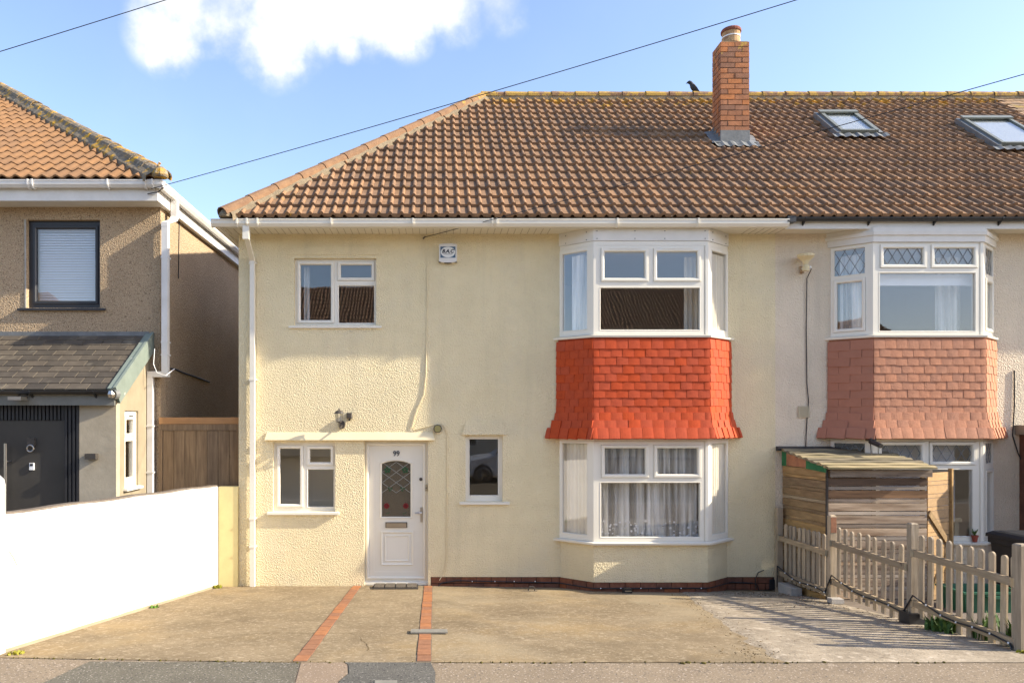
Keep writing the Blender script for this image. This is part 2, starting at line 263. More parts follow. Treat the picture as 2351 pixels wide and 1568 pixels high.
def glass(name, refl=0.09, tint=(1, 1, 1), wav=0.00042, scl=3.2, rough=0.0, frost=0.0):
    m = bpy.data.materials.new(name); m.use_nodes = True; t = m.node_tree; n = t.nodes; l = t.links; n.clear()
    o = n.new('ShaderNodeOutputMaterial'); mx = n.new('ShaderNodeMixShader'); tr = n.new('ShaderNodeBsdfTransparent'); gl = n.new('ShaderNodeBsdfGlossy')
    gl.inputs['Roughness'].default_value = rough; tr.inputs['Color'].default_value = (*tint, 1)
    # Schlick reflectance, the same from both sides of the pane
    gg = n.new('ShaderNodeNewGeometry'); dt = n.new('ShaderNodeVectorMath'); dt.operation = 'DOT_PRODUCT'
    l.new(gg.outputs['Incoming'], dt.inputs[0]); l.new(gg.outputs['Normal'], dt.inputs[1])
    def mth(op, a, b_=None, c_=None):
        q_ = n.new('ShaderNodeMath'); q_.operation = op; q_.use_clamp = op == 'MULTIPLY_ADD'
        for k_, v_ in enumerate((a, b_, c_)):
            if v_ is None: continue
            if isinstance(v_, (int, float)): q_.inputs[k_].default_value = v_
            else: l.new(v_, q_.inputs[k_])
        return q_.outputs[0]
    om = mth('SUBTRACT', 1.0, mth('ABSOLUTE', dt.outputs['Value']))
    l.new(mth('MULTIPLY_ADD', mth('POWER', om, 5.0), 1.0 - refl, refl), mx.inputs[0])
    g = n.new('ShaderNodeNewGeometry'); q = n.new('ShaderNodeTexNoise'); q.inputs['Scale'].default_value = scl; q.inputs['Detail'].default_value = 1
    l.new(g.outputs['Position'], q.inputs['Vector']); b = n.new('ShaderNodeBump'); b.inputs['Strength'].default_value = 1.0; b.inputs['Distance'].default_value = wav
    l.new(q.outputs['Fac'], b.inputs['Height']); l.new(b.outputs[0], gl.inputs['Normal'])
    body = tr.outputs[0]
    if frost:
        df = n.new('ShaderNodeBsdfDiffuse'); df.inputs['Color'].default_value = (0.22, 0.185, 0.13, 1); fm = n.new('ShaderNodeMixShader'); fm.inputs[0].default_value = frost
        l.new(tr.outputs[0], fm.inputs[1]); l.new(df.outputs[0], fm.inputs[2]); body = fm.outputs[0]
    l.new(body, mx.inputs[1]); l.new(gl.outputs[0], mx.inputs[2]); l.new(mx.outputs[0], o.inputs[0])
    return m
M['glass'] = glass('window_glass', 0.095)
M['door_glass'] = glass('obscure_door_glass', 0.06, (0.55, 0.5, 0.42), 0.003, 14, 0.12, 0.4)
M['roof_glass'] = glass('rooflight_glass', 0.16, (0.92, 0.93, 0.91), 0.0004, 2)

# ------------------------------------------------------------------ mesh helpers
class MB:
    def __init__(s): s.v = []; s.f = []
    def add(s, vs, fs):
        k = len(s.v); s.v += [tuple(p) for p in vs]; s.f += [tuple(i + k for i in f) for f in fs]; return s
    def box(s, x0, x1, y0, y1, z0, z1):
        return s.add([(x0, y0, z0), (x1, y0, z0), (x1, y1, z0), (x0, y1, z0), (x0, y0, z1), (x1, y0, z1), (x1, y1, z1), (x0, y1, z1)],
                     [(0, 3, 2, 1), (4, 5, 6, 7), (0, 1, 5, 4), (1, 2, 6, 5), (2, 3, 7, 6), (3, 0, 4, 7)])
    def prism(s, poly, a, b, axis='z'):
        n = len(poly)
        def P(p, h): return (p[0], p[1], h) if axis == 'z' else ((h, p[0], p[1]) if axis == 'x' else (p[0], h, p[1]))
        vs = [P(p, a) for p in poly] + [P(p, b) for p in poly]
        fs = [tuple(range(n))[::-1], tuple(range(n, 2 * n))] + [(i, (i + 1) % n, n + (i + 1) % n, n + i) for i in range(n)]
        return s.add(vs, fs)
    def loft(s, rings, cap=True, closed=True):
        n = len(rings[0]); k = len(s.v)
        for r in rings: s.v += [tuple(p) for p in r]
        for i in range(len(rings) - 1):
            for j in range(n if closed else n - 1):
                a = k + i * n + j; b = k + i * n + (j + 1) % n; s.f.append((a, b, b + n, a + n))
        if cap: s.f.append(tuple(range(k, k + n))[::-1]); s.f.append(tuple(range(k + (len(rings) - 1) * n, k + len(rings) * n)))
        return s
    def tube(s, path, r, seg=6):
        path = [Vector(p) for p in path]; rings = []
        for i, p in enumerate(path):
            d = (path[min(i + 1, len(path) - 1)] - path[max(i - 1, 0)]).normalized()
            up = Vector((0, 0, 1)) if abs(d.z) < 0.9 else Vector((0, 1, 0))
            a = d.cross(up).normalized(); b = a.cross(d).normalized()
            rr = r[i] if isinstance(r, (list, tuple)) else r
            rings.append([p + (a * math.cos(t) + b * math.sin(t)) * rr for t in [2 * math.pi * j / seg for j in range(seg)]])
        return s.loft(rings)
    def lathe(s, prof, c, seg=16):
        rings = [[(c[0] + r * math.cos(t), c[1] + r * math.sin(t), c[2] + z) for t in [2 * math.pi * j / seg for j in range(seg)]] for (r, z) in prof]
        return s.loft(rings)
    def disc(s, c, r, y0, y1, seg=20, rz=None):
        rz = rz or r
        return s.prism([(c[0] + r * math.cos(2 * math.pi * j / seg), c[1] + rz * math.sin(2 * math.pi * j / seg)) for j in range(seg)], y0, y1, 'y')
    def ring(s, u0, u1, v0, v1, w, yb, yf, ch=0.0):
        """mitred rectangular frame in the x-z plane, front at y=yf (towards -y), chamfered inner edge"""
        O = [(u0, v0), (u1, v0), (u1, v1), (u0, v1)]; I = [(u0 + w, v0 + w), (u1 - w, v0 + w), (u1 - w, v1 - w), (u0 + w, v1 - w)]
        c = ch; J = [(u0 + w - c, v0 + w - c), (u1 - w + c, v0 + w - c), (u1 - w + c, v1 - w + c), (u0 + w - c, v1 - w + c)]
        e = min(0.006, w * 0.2); K = [(u0 + e, v0 + e), (u1 - e, v0 + e), (u1 - e, v1 - e), (u0 + e, v1 - e)]
        rows = [[(p[0], yb, p[1]) for p in O], [(p[0], yf + e, p[1]) for p in O], [(p[0], yf, p[1]) for p in K], [(p[0], yf, p[1]) for p in J], [(p[0], yf + ch * 0.9 + 0.001, p[1]) for p in I], [(p[0], yb, p[1]) for p in I]]
        k = len(s.v)
        for r in rows: s.v += r
        for i in range(5):
            for j in range(4):
                a = k + i * 4 + j; b = k + i * 4 + (j + 1) % 4; s.f.append((a, b, b + 4, a + 4))
        for j in range(4):
            a = k + 20 + j; b = k + 20 + (j + 1) % 4; s.f.append((a, b, k + (j + 1) % 4, k + j))
        return s
    def mesh(s, name, m, smooth=False, fix=True):
        me = bpy.data.meshes.new(name); me.from_pydata(s.v, [], s.f)
        if fix:
            bm = bmesh.new(); bm.from_mesh(me); bmesh.ops.recalc_face_normals(bm, faces=bm.faces); bm.to_mesh(me); bm.free()
        if smooth: me.polygons.foreach_set('use_smooth', [True] * len(me.polygons))
        if m is not None: me.materials.append(m)
        me.update(); return me
    def build(s, name, m, parent=None, smooth=False, **kw):
        if parent is None:
            xs = [p[0] for p in s.v]; ys = [p[1] for p in s.v]; zs = [p[2] for p in s.v]
            o3 = Vector(((min(xs) + max(xs)) / 2, (min(ys) + max(ys)) / 2, min(zs)))
            s.v = [(p[0] - o3.x, p[1] - o3.y, p[2] - o3.z) for p in s.v]
        o = bpy.data.objects.new(name, s.mesh(name, m, smooth)); COL.objects.link(o)
        if parent is None: o.location = o3
        else: attach(o, parent)
        tag(o, **kw); return o

def attach(o, parent):
    o.parent = parent
    if parent.type == 'EMPTY': o.matrix_parent_inverse = Matrix.Translation(-Vector(parent.location))
def tag(o, label=None, cat=None, group=None, kind=None):
    if label: o['label'] = label
    if cat: o['category'] = cat
    if group: o['group'] = group
    if kind: o['kind'] = kind
    return o
def thing(name, loc, label, cat, group=None):
    o = bpy.data.objects.new(name, None); COL.objects.link(o); o.location = loc; o.empty_display_size = 0.2
    return tag(o, label, cat, group)
def place(name, me, parent, mtx, **kw):
    o = bpy.data.objects.new(name, me); COL.objects.link(o); o.matrix_basis = mtx
    if parent is not None: attach(o, parent)
    tag(o, **kw); return o
def frame(o, x, y, z):
    """matrix with columns x,y,z and origin o"""
    x, y, z, o = Vector(x), Vector(y), Vector(z), Vector(o)
    return Matrix(((x.x, y.x, z.x, o.x), (x.y, y.y, z.y, o.y), (x.z, y.z, z.z, o.z), (0, 0, 0, 1)))
def text_mesh(txt, size, m, shear=0.0, ext=0.002, offset=0.0):
    cu = bpy.data.curves.new('lettering', 'FONT'); cu.body = txt; cu.size = size; cu.align_x = 'CENTER'; cu.align_y = 'CENTER'
    cu.shear = shear; cu.extrude = ext; cu.offset = offset; cu.resolution_u = 4
    t = bpy.data.objects.new('lettering', cu); COL.objects.link(t)
    dg = bpy.context.evaluated_depsgraph_get(); me = bpy.data.meshes.new_from_object(t.evaluated_get(dg))
    bpy.data.objects.remove(t); me.materials.clear(); me.materials.append(m); return me
FACE = Matrix(((1, 0, 0, 0), (0, 0, -1, 0), (0, 1, 0, 0), (0, 0, 0, 1)))     # lettering lying in xy stood up to face the street

def wall_mb(x0, x1, z0, z1, yf, yb, holes):
    xs = sorted({x0, x1, *[h[0] for h in holes], *[h[1] for h in holes]}); zs = sorted({z0, z1, *[h[2] for h in holes], *[h[3] for h in holes]})
    xs = [x for x in xs if x0 <= x <= x1]; zs = [z for z in zs if z0 <= z <= z1]
    def solid(i, j):
        if not (0 <= i < len(xs) - 1 and 0 <= j < len(zs) - 1): return False
        cx, cz = (xs[i] + xs[i + 1]) / 2, (zs[j] + zs[j + 1]) / 2
        return not any(h[0] < cx < h[1] and h[2] < cz < h[3] for h in holes)
    mb = MB()
    for i in range(len(xs) - 1):
        for j in range(len(zs) - 1):
            if not solid(i, j): continue
            a, b, c, d = xs[i], xs[i + 1], zs[j], zs[j + 1]
            mb.add([(a, yf, c), (b, yf, c), (b, yf, d), (a, yf, d)], [(0, 1, 2, 3)])
            mb.add([(a, yb, c), (b, yb, c), (b, yb, d), (a, yb, d)], [(3, 2, 1, 0)])
            if not solid(i - 1, j): mb.add([(a, yf, c), (a, yf, d), (a, yb, d), (a, yb, c)], [(0, 1, 2, 3)])
            if not solid(i + 1, j): mb.add([(b, yf, c), (b, yb, c), (b, yb, d), (b, yf, d)], [(0, 1, 2, 3)])
            if not solid(i, j - 1): mb.add([(a, yf, c), (a, yb, c), (b, yb, c), (b, yf, c)], [(0, 1, 2, 3)])
            if not solid(i, j + 1): mb.add([(a, yf, d), (b, yf, d), (b, yb, d), (a, yb, d)], [(0, 1, 2, 3)])
    return mb
# ------------------------------------------------------------------ ground
def base_z(x): return 0.0 if x < 0 else max(-0.014 * x, -0.11)
def gz(x, y):
    d = -y
    if d <= 0: return base_z(x)
    if d < 4.84: return base_z(x) * (1 - d / 4.84) + 0.093 * d
    return 0.45 + 0.022 * (d - 4.84)
def sheet(name, m, xs, ys, off, kind='structure', parent=None, jit=0.0, clip=None, **kw):
    mb = MB(); nx, ny = len(xs), len(ys)
    vs = [(x, y, gz(x, y) + off + (random.uniform(-jit, jit) if jit else 0)) for y in ys for x in xs]
    mb.add(vs, [(j * nx + i, j * nx + i + 1, (j + 1) * nx + i + 1, (j + 1) * nx + i) for j in range(ny - 1) for i in range(nx - 1)])
    o = bpy.data.objects.new(name, mb.mesh(name, m, True)); COL.objects.link(o); tag(o, kind=kind, **kw); return o
def lin(a, b, n): return [a + (b - a) * i / n for i in range(n + 1)]
sheet('ground', M['soil'], [-600, -60, -12, -4, 0, 5, 8, 14, 60, 600], [-600, -80, -30, -18.2, -4.9, -2.4, 0, 0.2, 30, 80, 600], -0.16)
# driveway: left and right limits follow the boundary wall and the fence
def drive_left(y): return -3.2 + (y / 4.41) * 0.605 - 0.02
def street_edge(x): return -4.84 + max(0.0, min(1.0, (-1.2 - x) / 2.45)) * 0.17
mb = MB(); NX, NY = 46, 26
for j in range(NY + 1):
    for i in range(NX + 1):
        u, v = i / NX, j / NY
        y = 0.02 - v * 4.86
        x = drive_left(y) + (5.30 - drive_left(y)) * u
        if v == 1: y = street_edge(x) + random.uniform(-0.008, 0.008)
        mb.v.append((x, y, gz(x, y) + random.uniform(-0.002, 0.002)))
mb.f = [(j * (NX + 1) + i, j * (NX + 1) + i + 1, (j + 1) * (NX + 1) + i + 1, (j + 1) * (NX + 1) + i) for j in range(NY) for i in range(NX)]
o = bpy.data.objects.new('driveway', mb.mesh('driveway', M['drive'], True)); COL.objects.link(o); tag(o, kind='structure')
# newer pale gritty slab on the right, bounded by a ragged diagonal seam
def seam(y): return 3.55 - 0.02 * math.sin(y * 9) - (max(0.0, -y - 0.45) ** 0.9) * 0.185 + 0.02 * math.sin(y * 23)
mb = MB(); NX, NY = 24, 26
for j in range(NY + 1):
    for i in range(NX + 1):
        y = -0.22 - (4.62) * j / NY; x0 = seam(y); x = x0 + (5.30 - x0) * i / NX
        z = gz(x, y) + 0.008 - (0.007 if j == NY else 0) + random.uniform(-0.003, 0.003) * (j < NY)
        if i == 0: z = gz(x, y) - 0.004; x += random.uniform(-0.03, 0.03)
        mb.v.append((x, y, z))
mb.f = [(j * (NX + 1) + i, j * (NX + 1) + i + 1, (j + 1) * (NX + 1) + i + 1, (j + 1) * (NX + 1) + i) for j in range(NY) for i in range(NX)]
o = bpy.data.objects.new('concrete_slab', mb.mesh('concrete_slab', M['drive_pale'], True)); COL.objects.link(o); tag(o, kind='structure')
# pavement and its patches
sheet('pavement', M['pave_tan'], lin(-12, 16, 14), [-7.1, -6.3, -5.5, -4.84, -4.55], -0.005)
def patch(name, m, poly, off):
    mb = MB(); mb.v = [(x, y, gz(x, y) + off) for x, y in poly]; mb.f = [tuple(range(len(poly)))]
    o = bpy.data.objects.new(name, mb.mesh(name, m)); COL.objects.link(o); tag(o, kind='structure'); return o
ye = -4.80
patch('pavement_patch', M['pave_grey'], [(-2.90, -4.80), (-3.05, -5.6), (-3.15, -7.0), (-0.95, -7.0), (-1.05, -5.6), (-1.125, -4.835)], -0.001)
patch('pavement_patch', M['pave_pink'], [(-1.115, -4.835), (-1.04, -5.6), (-0.96, -7.0), (-0.70, -7.0), (-0.74, -5.3), (-0.69, -5.12), (-0.72, -4.9), (-0.76, -4.838)], 0.000)
patch('pavement_patch', M['pave_dark'], [(-0.75, -4.838), (-0.71, -4.9), (-0.68, -5.12), (-0.73, -5.3), (-0.69, -7.0), (0.01, -7.0), (0.005, -5.6), (0.01, -5.1), (-0.03, -4.838)], 0.001)
# joint line of moss and grit where drive meets pavement
mb = MB()
for i in range(150):
    x = -3.6 + 7.9 * i / 150 + random.uniform(-.02, .02); y = street_edge(x) + random.uniform(-0.014, 0.014); r = (0.003 + 0.016 * random.random() ** 2.5) * (1.5 if 1.2 < x < 4 else 1)
    if math.sin(x * 3.1) + random.uniform(-1, 1) < -.3: continue
    mb.lathe([(r, -0.008), (r * 0.8, 0.004), (0.001, 0.010)], (x, y, gz(x, y)), 5)
mb.build('moss_seam', M['moss'], None, label='thin line of moss and grit along the joint between driveway and pavement', cat='moss', kind='stuff')
# kerb and road around the camera
mb = MB().box(-40, 40, -7.26, -7.1, 0.2, gz(0, -7.1) + 0.0); o = mb.build('kerb', M['block'], None, kind='structure')
mb = MB().add([(-60, -16, 0.40), (60, -16, 0.40), (60, -7.26, 0.38), (-60, -7.26, 0.38)], [(0, 1, 2, 3)]); o = mb.build('road', M['road'], None, kind='structure')
# yards either side
sheet('yard', M['yard'], lin(5.30, 12, 7), lin(-4.83, 0.0, 6), -0.012)
mb = MB().add([(-12, -4.6, 0.42), (-3.95, -4.6, 0.42), (-3.30, 0.3, 0.05), (-12, 0.3, 0.3)], [(0, 1, 2, 3)]); mb.build('path', M['drive'], None, kind='structure')

# brick edging strips in the drive: every paver its own
def paver_strip(x0a, x0b, w, label):
    root = thing('brick_edging', (x0a, -2.4, gz(x0a, -2.4)), label, 'brick edging')
    bed = MB(); bed.v = [(x, y, gz(x, y) + 0.002) for x, y in ((x0a - w / 2 - .006, 0.0), (x0a + w / 2 + .006, 0.0), (x0b + w / 2 + .006, -4.82), (x0b - w / 2 - .006, -4.82))]; bed.f = [(0, 1, 2, 3)]
    bed.build('mortar_bed', M['mortar'], root)
    me = MB().box(-0.5, 0.5, -0.5, 0.5, -0.03, 0.0).mesh('brick', M['brick_path'])
    n = 22; l = 4.80 / n
    for i in range(n):
        y = -0.01 - (i + 0.5) * l; x = x0a + (x0b - x0a) * (-y / 4.84); sl = math.atan2(-0.093, 1)
        m = Matrix.Translation((x + random.uniform(-.003, .003), y, gz(x, y) + 0.007 + random.uniform(-.001, .002))) @ Matrix.Rotation(math.atan(-0.093), 4, 'X') @ Matrix.Diagonal((w, l - 0.007, 1, 1))
        place('brick', me, root, m)
paver_strip(-1.15, -1.129, 0.118, 'line of orange bricks set in the drive, slanting left of the front door path')
paver_strip(-0.09, -0.089, 0.118, 'line of orange bricks in the drive right of the doormat, crossed by a grey plate')
yy = -3.57
m = Matrix.Translation((-0.052, yy, gz(0, yy) + 0.010)) @ Matrix.Rotation(math.atan(-0.093), 4, 'X') @ Matrix.Rotation(rad(1.0), 4, 'Z')
o = MB().box(-0.185, 0.185, -0.085, 0.085, 0, 0.012).build('cover_plate', M['cover'], None, label='flat grey plate lying across the right hand line of bricks', cat='plate'); o.matrix_basis = m
m = Matrix.Translation((-0.37, -5.43, gz(0, -5.43) + 0.002))
o = MB().box(-0.085, 0.085, -0.11, 0.11, 0.0, 0.006).build('utility_cover', M['cover'], None, label='small pale utility cover set in the dark pavement patch at the bottom edge', cat='cover'); o.matrix_basis = m

# ------------------------------------------------------------------ windows
IDT = Matrix.Identity(4)
def window(parent, mtx, w, h, panes, name='window', frame_m='upvc', sash_m='upvc', sw=0.05, depth=0.07, sill=None, glass_m='glass', label=None, vents=()):
    holes = [(p[0] - (sw if p[4] else 0), p[1] + (sw if p[4] else 0), p[2] - (sw if p[4] else 0), p[3] + (sw if p[4] else 0)) for p in panes]
    mb = wall_mb(0, w, 0, h, 0.0, depth, holes)
    for p in panes:
        if not p[4]: mb.ring(p[0] - 0.012, p[1] + 0.012, p[2] - 0.012, p[3] + 0.012, 0.014, 0.03, -0.004, 0.008)
    o = bpy.data.objects.new(name, mb.mesh(name, M[frame_m])); COL.objects.link(o); o.matrix_basis = mtx; attach(o, parent)
    if label: o['label'] = label
    for p in panes:
        u0, u1, v0, v1 = p[:4]
        if p[4]: MB().ring(u0 - sw + .003, u1 + sw - .003, v0 - sw + .003, v1 + sw - .003, sw - .003, 0.05, -0.016, 0.013).build('sash', M[sash_m], o)
        MB().box(u0 - .004, u1 + .004, 0.022, 0.027, v0 - .004, v1 + .004).build('pane', M[glass_m], o)
        if len(p) > 5: p[5](o, u0, u1, v0, v1)
    for (u0, u1, v) in vents: MB().box(u0, u1, -0.021, -0.0165, v - .005, v + .005).box(u0 + .01, u1 - .01, -0.0225, -0.021, v - .0015, v + .0015).build('trickle_vent', M[sash_m], o)
    if sill: MB().prism([(0.05, -0.03), (-sill[0], -0.042), (-sill[0], -0.012), (0.0, 0.002), (0.05, 0.002)], -sill[1], w + sill[2], 'x').build('sill', M[frame_m], o)
    return o
def leading(cols, mname='came', rows=1.5, t=0.008):
    def f(o, u0, u1, v0, v1):
        mb = MB(); du = (u1 - u0) / cols; sl = (v1 - v0) / (rows * du)
        def seg(a, b):
            (x0, z0), (x1, z1) = a, b; d = Vector((x1 - x0, z1 - z0)); n = Vector((-d.y, d.x)).normalized() * t / 2
            mb.prism([(x0 + n.x, z0 + n.y), (x0 - n.x, z0 - n.y), (x1 - n.x, z1 - n.y), (x1 + n.x, z1 + n.y)], 0.0185, 0.0215, 'y')
        for k in range(-cols - 2, cols + 3):
            for sg in (1, -1):
                pts = []
                x = u0 + (k + 0.5) * du; a, b = (x, v0), (x + sg * (v1 - v0) / sl, v1)
                (xa, za), (xb, zb) = a, b
                ts = [0, 1]
                for lim in (u0, u1): 
                    if xa != xb: ts.append((lim - xa) / (xb - xa))
                ins = sorted(q for q in ts if 0 <= q <= 1 and u0 - 1e-6 <= xa + q * (xb - xa) <= u1 + 1e-6)
                if len(ins) >= 2 and ins[-1] - ins[0] > 0.02:
                    p0, p1 = ins[0], ins[-1]; seg((xa + p0 * (xb - xa), za + p0 * (zb - za)), (xa + p1 * (xb - xa), za + p1 * (zb - za)))
        if mb.v: mb.build('leading', M[mname], o)
    return f
def facade_window(parent, px, panes_px, dy=0.055, sill=None, **kw):
    x0, x1, yt, yb = px; w = X(x1) - X(x0); h = Z(yt) - Z(yb); d = 11 + dy
    ps = []
    for p in panes_px:
        ps.append((X(p[0]) - X(x0), X(p[1]) - X(x0), Z(p[3]) - Z(yb), Z(p[2]) - Z(yb), *p[4:]))
    return window(parent, Matrix.Translation((X(x0), dy, Z(yb))), w, h, ps, sill=sill, **kw)
def folds(name, m, x0, x1, z0, z1, y, amp, per, label, cat='curtain', mtx=None, lace=False, group=None, seed=1, gather=0.0):
    """hanging cloth with vertical folds"""
    r = random.Random(seed); n = max(12, int((x1 - x0) / 0.012)); ph = [r.uniform(0, 6.28) for _ in range(4)]; rows = 7; mb = MB(); vs = []
    for j in range(rows + 1):
        v = j / rows
        for i in range(n + 1):
            u = x0 + (x1 - x0) * i / n; a = amp * (1.0 if v < .9 else 0.8)
            dy = a * (math.sin(u / per * 6.28 + ph[0] + 0.7 * math.sin(u / per * 1.9 + ph[1])) + 0.45 * math.sin(u / per * 14.1 + ph[2] + v * 0.6))
            zz = z0 + (z1 - z0) * v
            if lace and j == 0: zz += 0.012 * math.sin(u / 0.055 * 6.28)
            vs.append((u + gather * (1 - v) * (1 - v) * (u - (x0 + x1) / 2), y + dy, zz))
    mb.add(vs, [(j * (n + 1) + i, j * (n + 1) + i + 1, (j + 1) * (n + 1) + i + 1, (j + 1) * (n + 1) + i) for j in range(rows) for i in range(n)])
    if mtx is None: o = mb.build(name, M[m], None, smooth=True, label=label, cat=cat, group=group)
    else:
        o = bpy.data.objects.new(name, mb.mesh(name, M[m], True)); COL.objects.link(o); o.matrix_basis = mtx; tag(o, label, cat, group)
    return o

# ------------------------------------------------------------------ roofing
TH = math.atan(0.852); CT, ST = math.cos(TH), math.sin(TH)
EY, EZ = -0.47, 5.375
US = Vector((0, CT, ST)); NS = Vector((0, -ST, CT))
HX0, HX1, SLEN = -2.987, 0.973, 4.04 / CT
RY, RZ = EY + 4.04, EZ + 4.04 * 0.852
NROW = 17; GA = SLEN / NROW; TW = 0.325
def tile_mb(width=TW, length=GA + 0.085, rolls=2, pan=0.098, rh=0.033, th=0.050, wave=False):
    p = width / rolls; prof = []
    for k in range(rolls):
        b = k * p
        if wave: prof += [(b + p * q / 6, rh * (0.5 - 0.5 * math.cos(2 * math.pi * q / 6)) ** 1.2) for q in range(6)]
        else: prof += [(b, 0.002), (b + pan, 0.0), (b + pan + (p - pan) * .12, rh * .55), (b + pan + (p - pan) * .32, rh * .94), (b + pan + (p - pan) * .58, rh), (b + pan + (p - pan) * .86, rh * .6)]
    prof.append((width - 0.003, 0.002)); mb = MB(); n = len(prof)
    vs = [(x, 0, z) for x, z in prof] + [(x, length, z) for x, z in prof] + [(x, 0, z - th) for x, z in prof]
    fs = [(i, i + 1, n + i + 1, n + i) for i in range(n - 1)] + [(2 * n + i, 2 * n + i + 1, i + 1, i) for i in range(n - 1)]
    fs += [(0, n, 2 * n), (n - 1, 3 * n - 1, 2 * n - 1)]
    return mb.add(vs, fs)
TILT = math.atan2(0.044, GA)
def tile_matrix(x, s, o=None, u=None, nrm=None, xa=Vector((1, 0, 0)), lift=0.050, tilt=None):
    u = u or US; nrm = nrm or NS; o = o or Vector((0, EY, EZ)); t = TILT if tilt is None else tilt
    uu = u * math.cos(t) - nrm * math.sin(t); nn = nrm * math.cos(t) + u * math.sin(t)
    return frame(o + xa * x + u * s + nrm * lift, xa, uu, nn)
def half_round(p0, p1, r, seg=7, th=0.018, drop=0.25):
    """half-round capping tile from p0 to p1, crown up"""
    p0, p1 = Vector(p0), Vector(p1); d = (p1 - p0).normalized(); a = d.cross(Vector((0, 0, 1))).normalized(); b = a.cross(d).normalized()
    mb = MB(); ring = [[p + a * rr * math.cos(t) + b * rr * math.sin(t) * 0.85 for t in [math.pi * (-0.08 + 1.16 * j / seg) for j in range(seg + 1)]] for (p, rr) in ((p0, r + 0.012), (p1, r), (p1, r - th), (p0, r + .012 - th))]
    k = seg + 1; mb.v = [tuple(q) for rg in ring for q in rg]
    for i in range(4):
        for j in range(seg): mb.f.append((i * k + j, i * k + j + 1, ((i + 1) % 4) * k + j + 1, ((i + 1) % 4) * k + j))
    return mb
def join_bm(parts):
    mb = MB()
    for (src, mtx) in parts:
        mb.add([mtx @ Vector(p) for p in src.v], src.f)
    return mb

# ------------------------------------------------------------------ house number 99
X0, XP = X(548), X(1780)                         # left corner and party line
house = thing('terraced_house', ((X0 + XP) / 2, 0, 0), 'cream rendered house with red hung tiles on its bay and 99 on its white door', 'house')
XR = 11.0
nb = thing('terraced_house', ((XP + XR) / 2, 0, -0.07), 'pale house on the right with pink hung tiles, leaded windows and a black gutter', 'house')
BAY = dict(BL=1.87, FL=2.30, FR=3.955, BR=4.385, d=0.36)
BAY2 = dict(BL=5.915, FL=6.335, FR=7.925, BR=8.345, d=0.36)
ZH, ZU, ZL1, ZL0, ZP = 4.99, 3.71, 2.165, 0.705, 0.137    # bay: head, upper sill, lower head, lower sill, brick plinth
W1 = (675.7, 864, 593, 747); W2 = (627, 770, 1016, 1174); W3 = (1068.7, 1154.6, 1000.5, 1151); DR = (836, 983, 1013, 1346)
def hole(q): return (X(q[0]), X(q[1]), Z(q[3]), Z(q[2]))
bayh = (BAY['BL'] + .06, BAY['BR'] - .06)
XPL = X(989)
holes = [hole(W1), hole(W2), hole(W3), hole(DR), (*bayh, ZU - .03, ZH + .02), (*bayh, ZL0 - .02, ZL1 + .02), (XPL, XP + 1, -1, ZP)]
wall = wall_mb(X0, XP, -0.15, 5.27, 0.0, 0.26, holes).build('front_wall', M['cream'], house)
MB().box(X0, X0 + 0.26, 0.26, 7.2, -0.15, 5.27).build('side_wall', M['cream'], house)
MB().box(X0, XR, 7.2, 7.46, -0.15, 5.27).build('rear_wall', M['cream'], house)
MB().box(XP - 0.06, XP + 0.06, 0.27, 7.19, -0.15, 5.27).build('party_wall', M['room'], house)
MB().box(X0 + .27, XP - .07, 0.27, 7.19, 2.42, 2.62).build('upper_floor', M['room'], house)
MB().box(X0 + .27, XP - .07, 0.27, 7.19, 5.12, 5.2).build('upper_ceiling', M['room'], house)
MB().box(X0 + .27, XP - .07, 0.27, 7.19, -0.12, -0.02).build('lower_floor', M['dark_room'], house)
for xx in (X(1000), ): MB().box(xx, xx + 0.1, 0.27, 7.19, 0.0, 2.41).box(xx, xx + .1, 0.27, 7.19, 2.63, 5.11).build('room_wall', M['room'], house)
MB().box(X0 + .27, XP - .07, 3.4, 3.5, -0.01, 2.41).box(X0 + .27, XP - .07, 3.4, 3.5, 2.63, 5.11).build('room_wall', M['room'], house)
MB().box(X0 + .27, X(998), 0.85, 0.95, -0.01, 2.41).build('room_wall', M['cream_cloth'], house)  # pale partition added close behind the lower left window to brighten it
# brick plinth with every brick laid separately
brick_me = MB().box(-0.5, 0.5, -0.5, 0.5, -0.5, 0.5).mesh('brick', M['brick'])
def plinth(parent, pts, z0, z1, rows, mname='mortar_dark', me=brick_me):
    h = (z1 - z0) / rows
    mbk = MB()
    for (a, b) in zip(pts[:-1], pts[1:]):
        a, b = Vector((*a, 0)), Vector((*b, 0)); d = (b - a).normalized(); n = Vector((d.y, -d.x, 0)); ln = (b - a).length
        q = [a - n * 0.02, b - n * 0.02, b - n * 0.10, a - n * 0.10]
        mbk.prism([(p.x, p.y) for p in q], z0, z1 - 0.002)
        for r in range(rows):
            u = 0.0 if r % 2 else -0.11
            while u < ln - 0.01:
                u0, u1 = max(u, 0) + 0.004, min(u + 0.225, ln) - 0.006
                if u1 - u0 > 0.02:
                    c = a + d * ((u0 + u1) / 2) - n * (0.045 - random.uniform(0, 0.005)); zc = z0 + (r + 0.5) * h
                    place('brick', me, parent_p, frame((c.x, c.y, zc), d * (u1 - u0), -n * 0.09, Vector((0, 0, h - 0.012))))
                u += 0.225
    return mbk
parent_p = MB().box(XPL, BAY['BL'] + .3, 0.06, 0.26, -0.2, ZP - .002).build('brick_plinth', M['mortar_dark'], house)
q = plinth(parent_p, [(XPL + .005, 0.012), (BAY['BL'], 0.012), (BAY['FL'] + .01, -BAY['d'] + .02), (BAY['FR'] - .01, -BAY['d'] + .02), (BAY['BR'], 0.012), (XP - 0.005, 0.012)], -0.06, ZP, 2)
q.build('mortar', M['mortar_dark'], parent_p)
MB().box(5.0, 5.08, -0.004, 0.0, -0.05, 0.1).build('air_vent', M['black'], house)

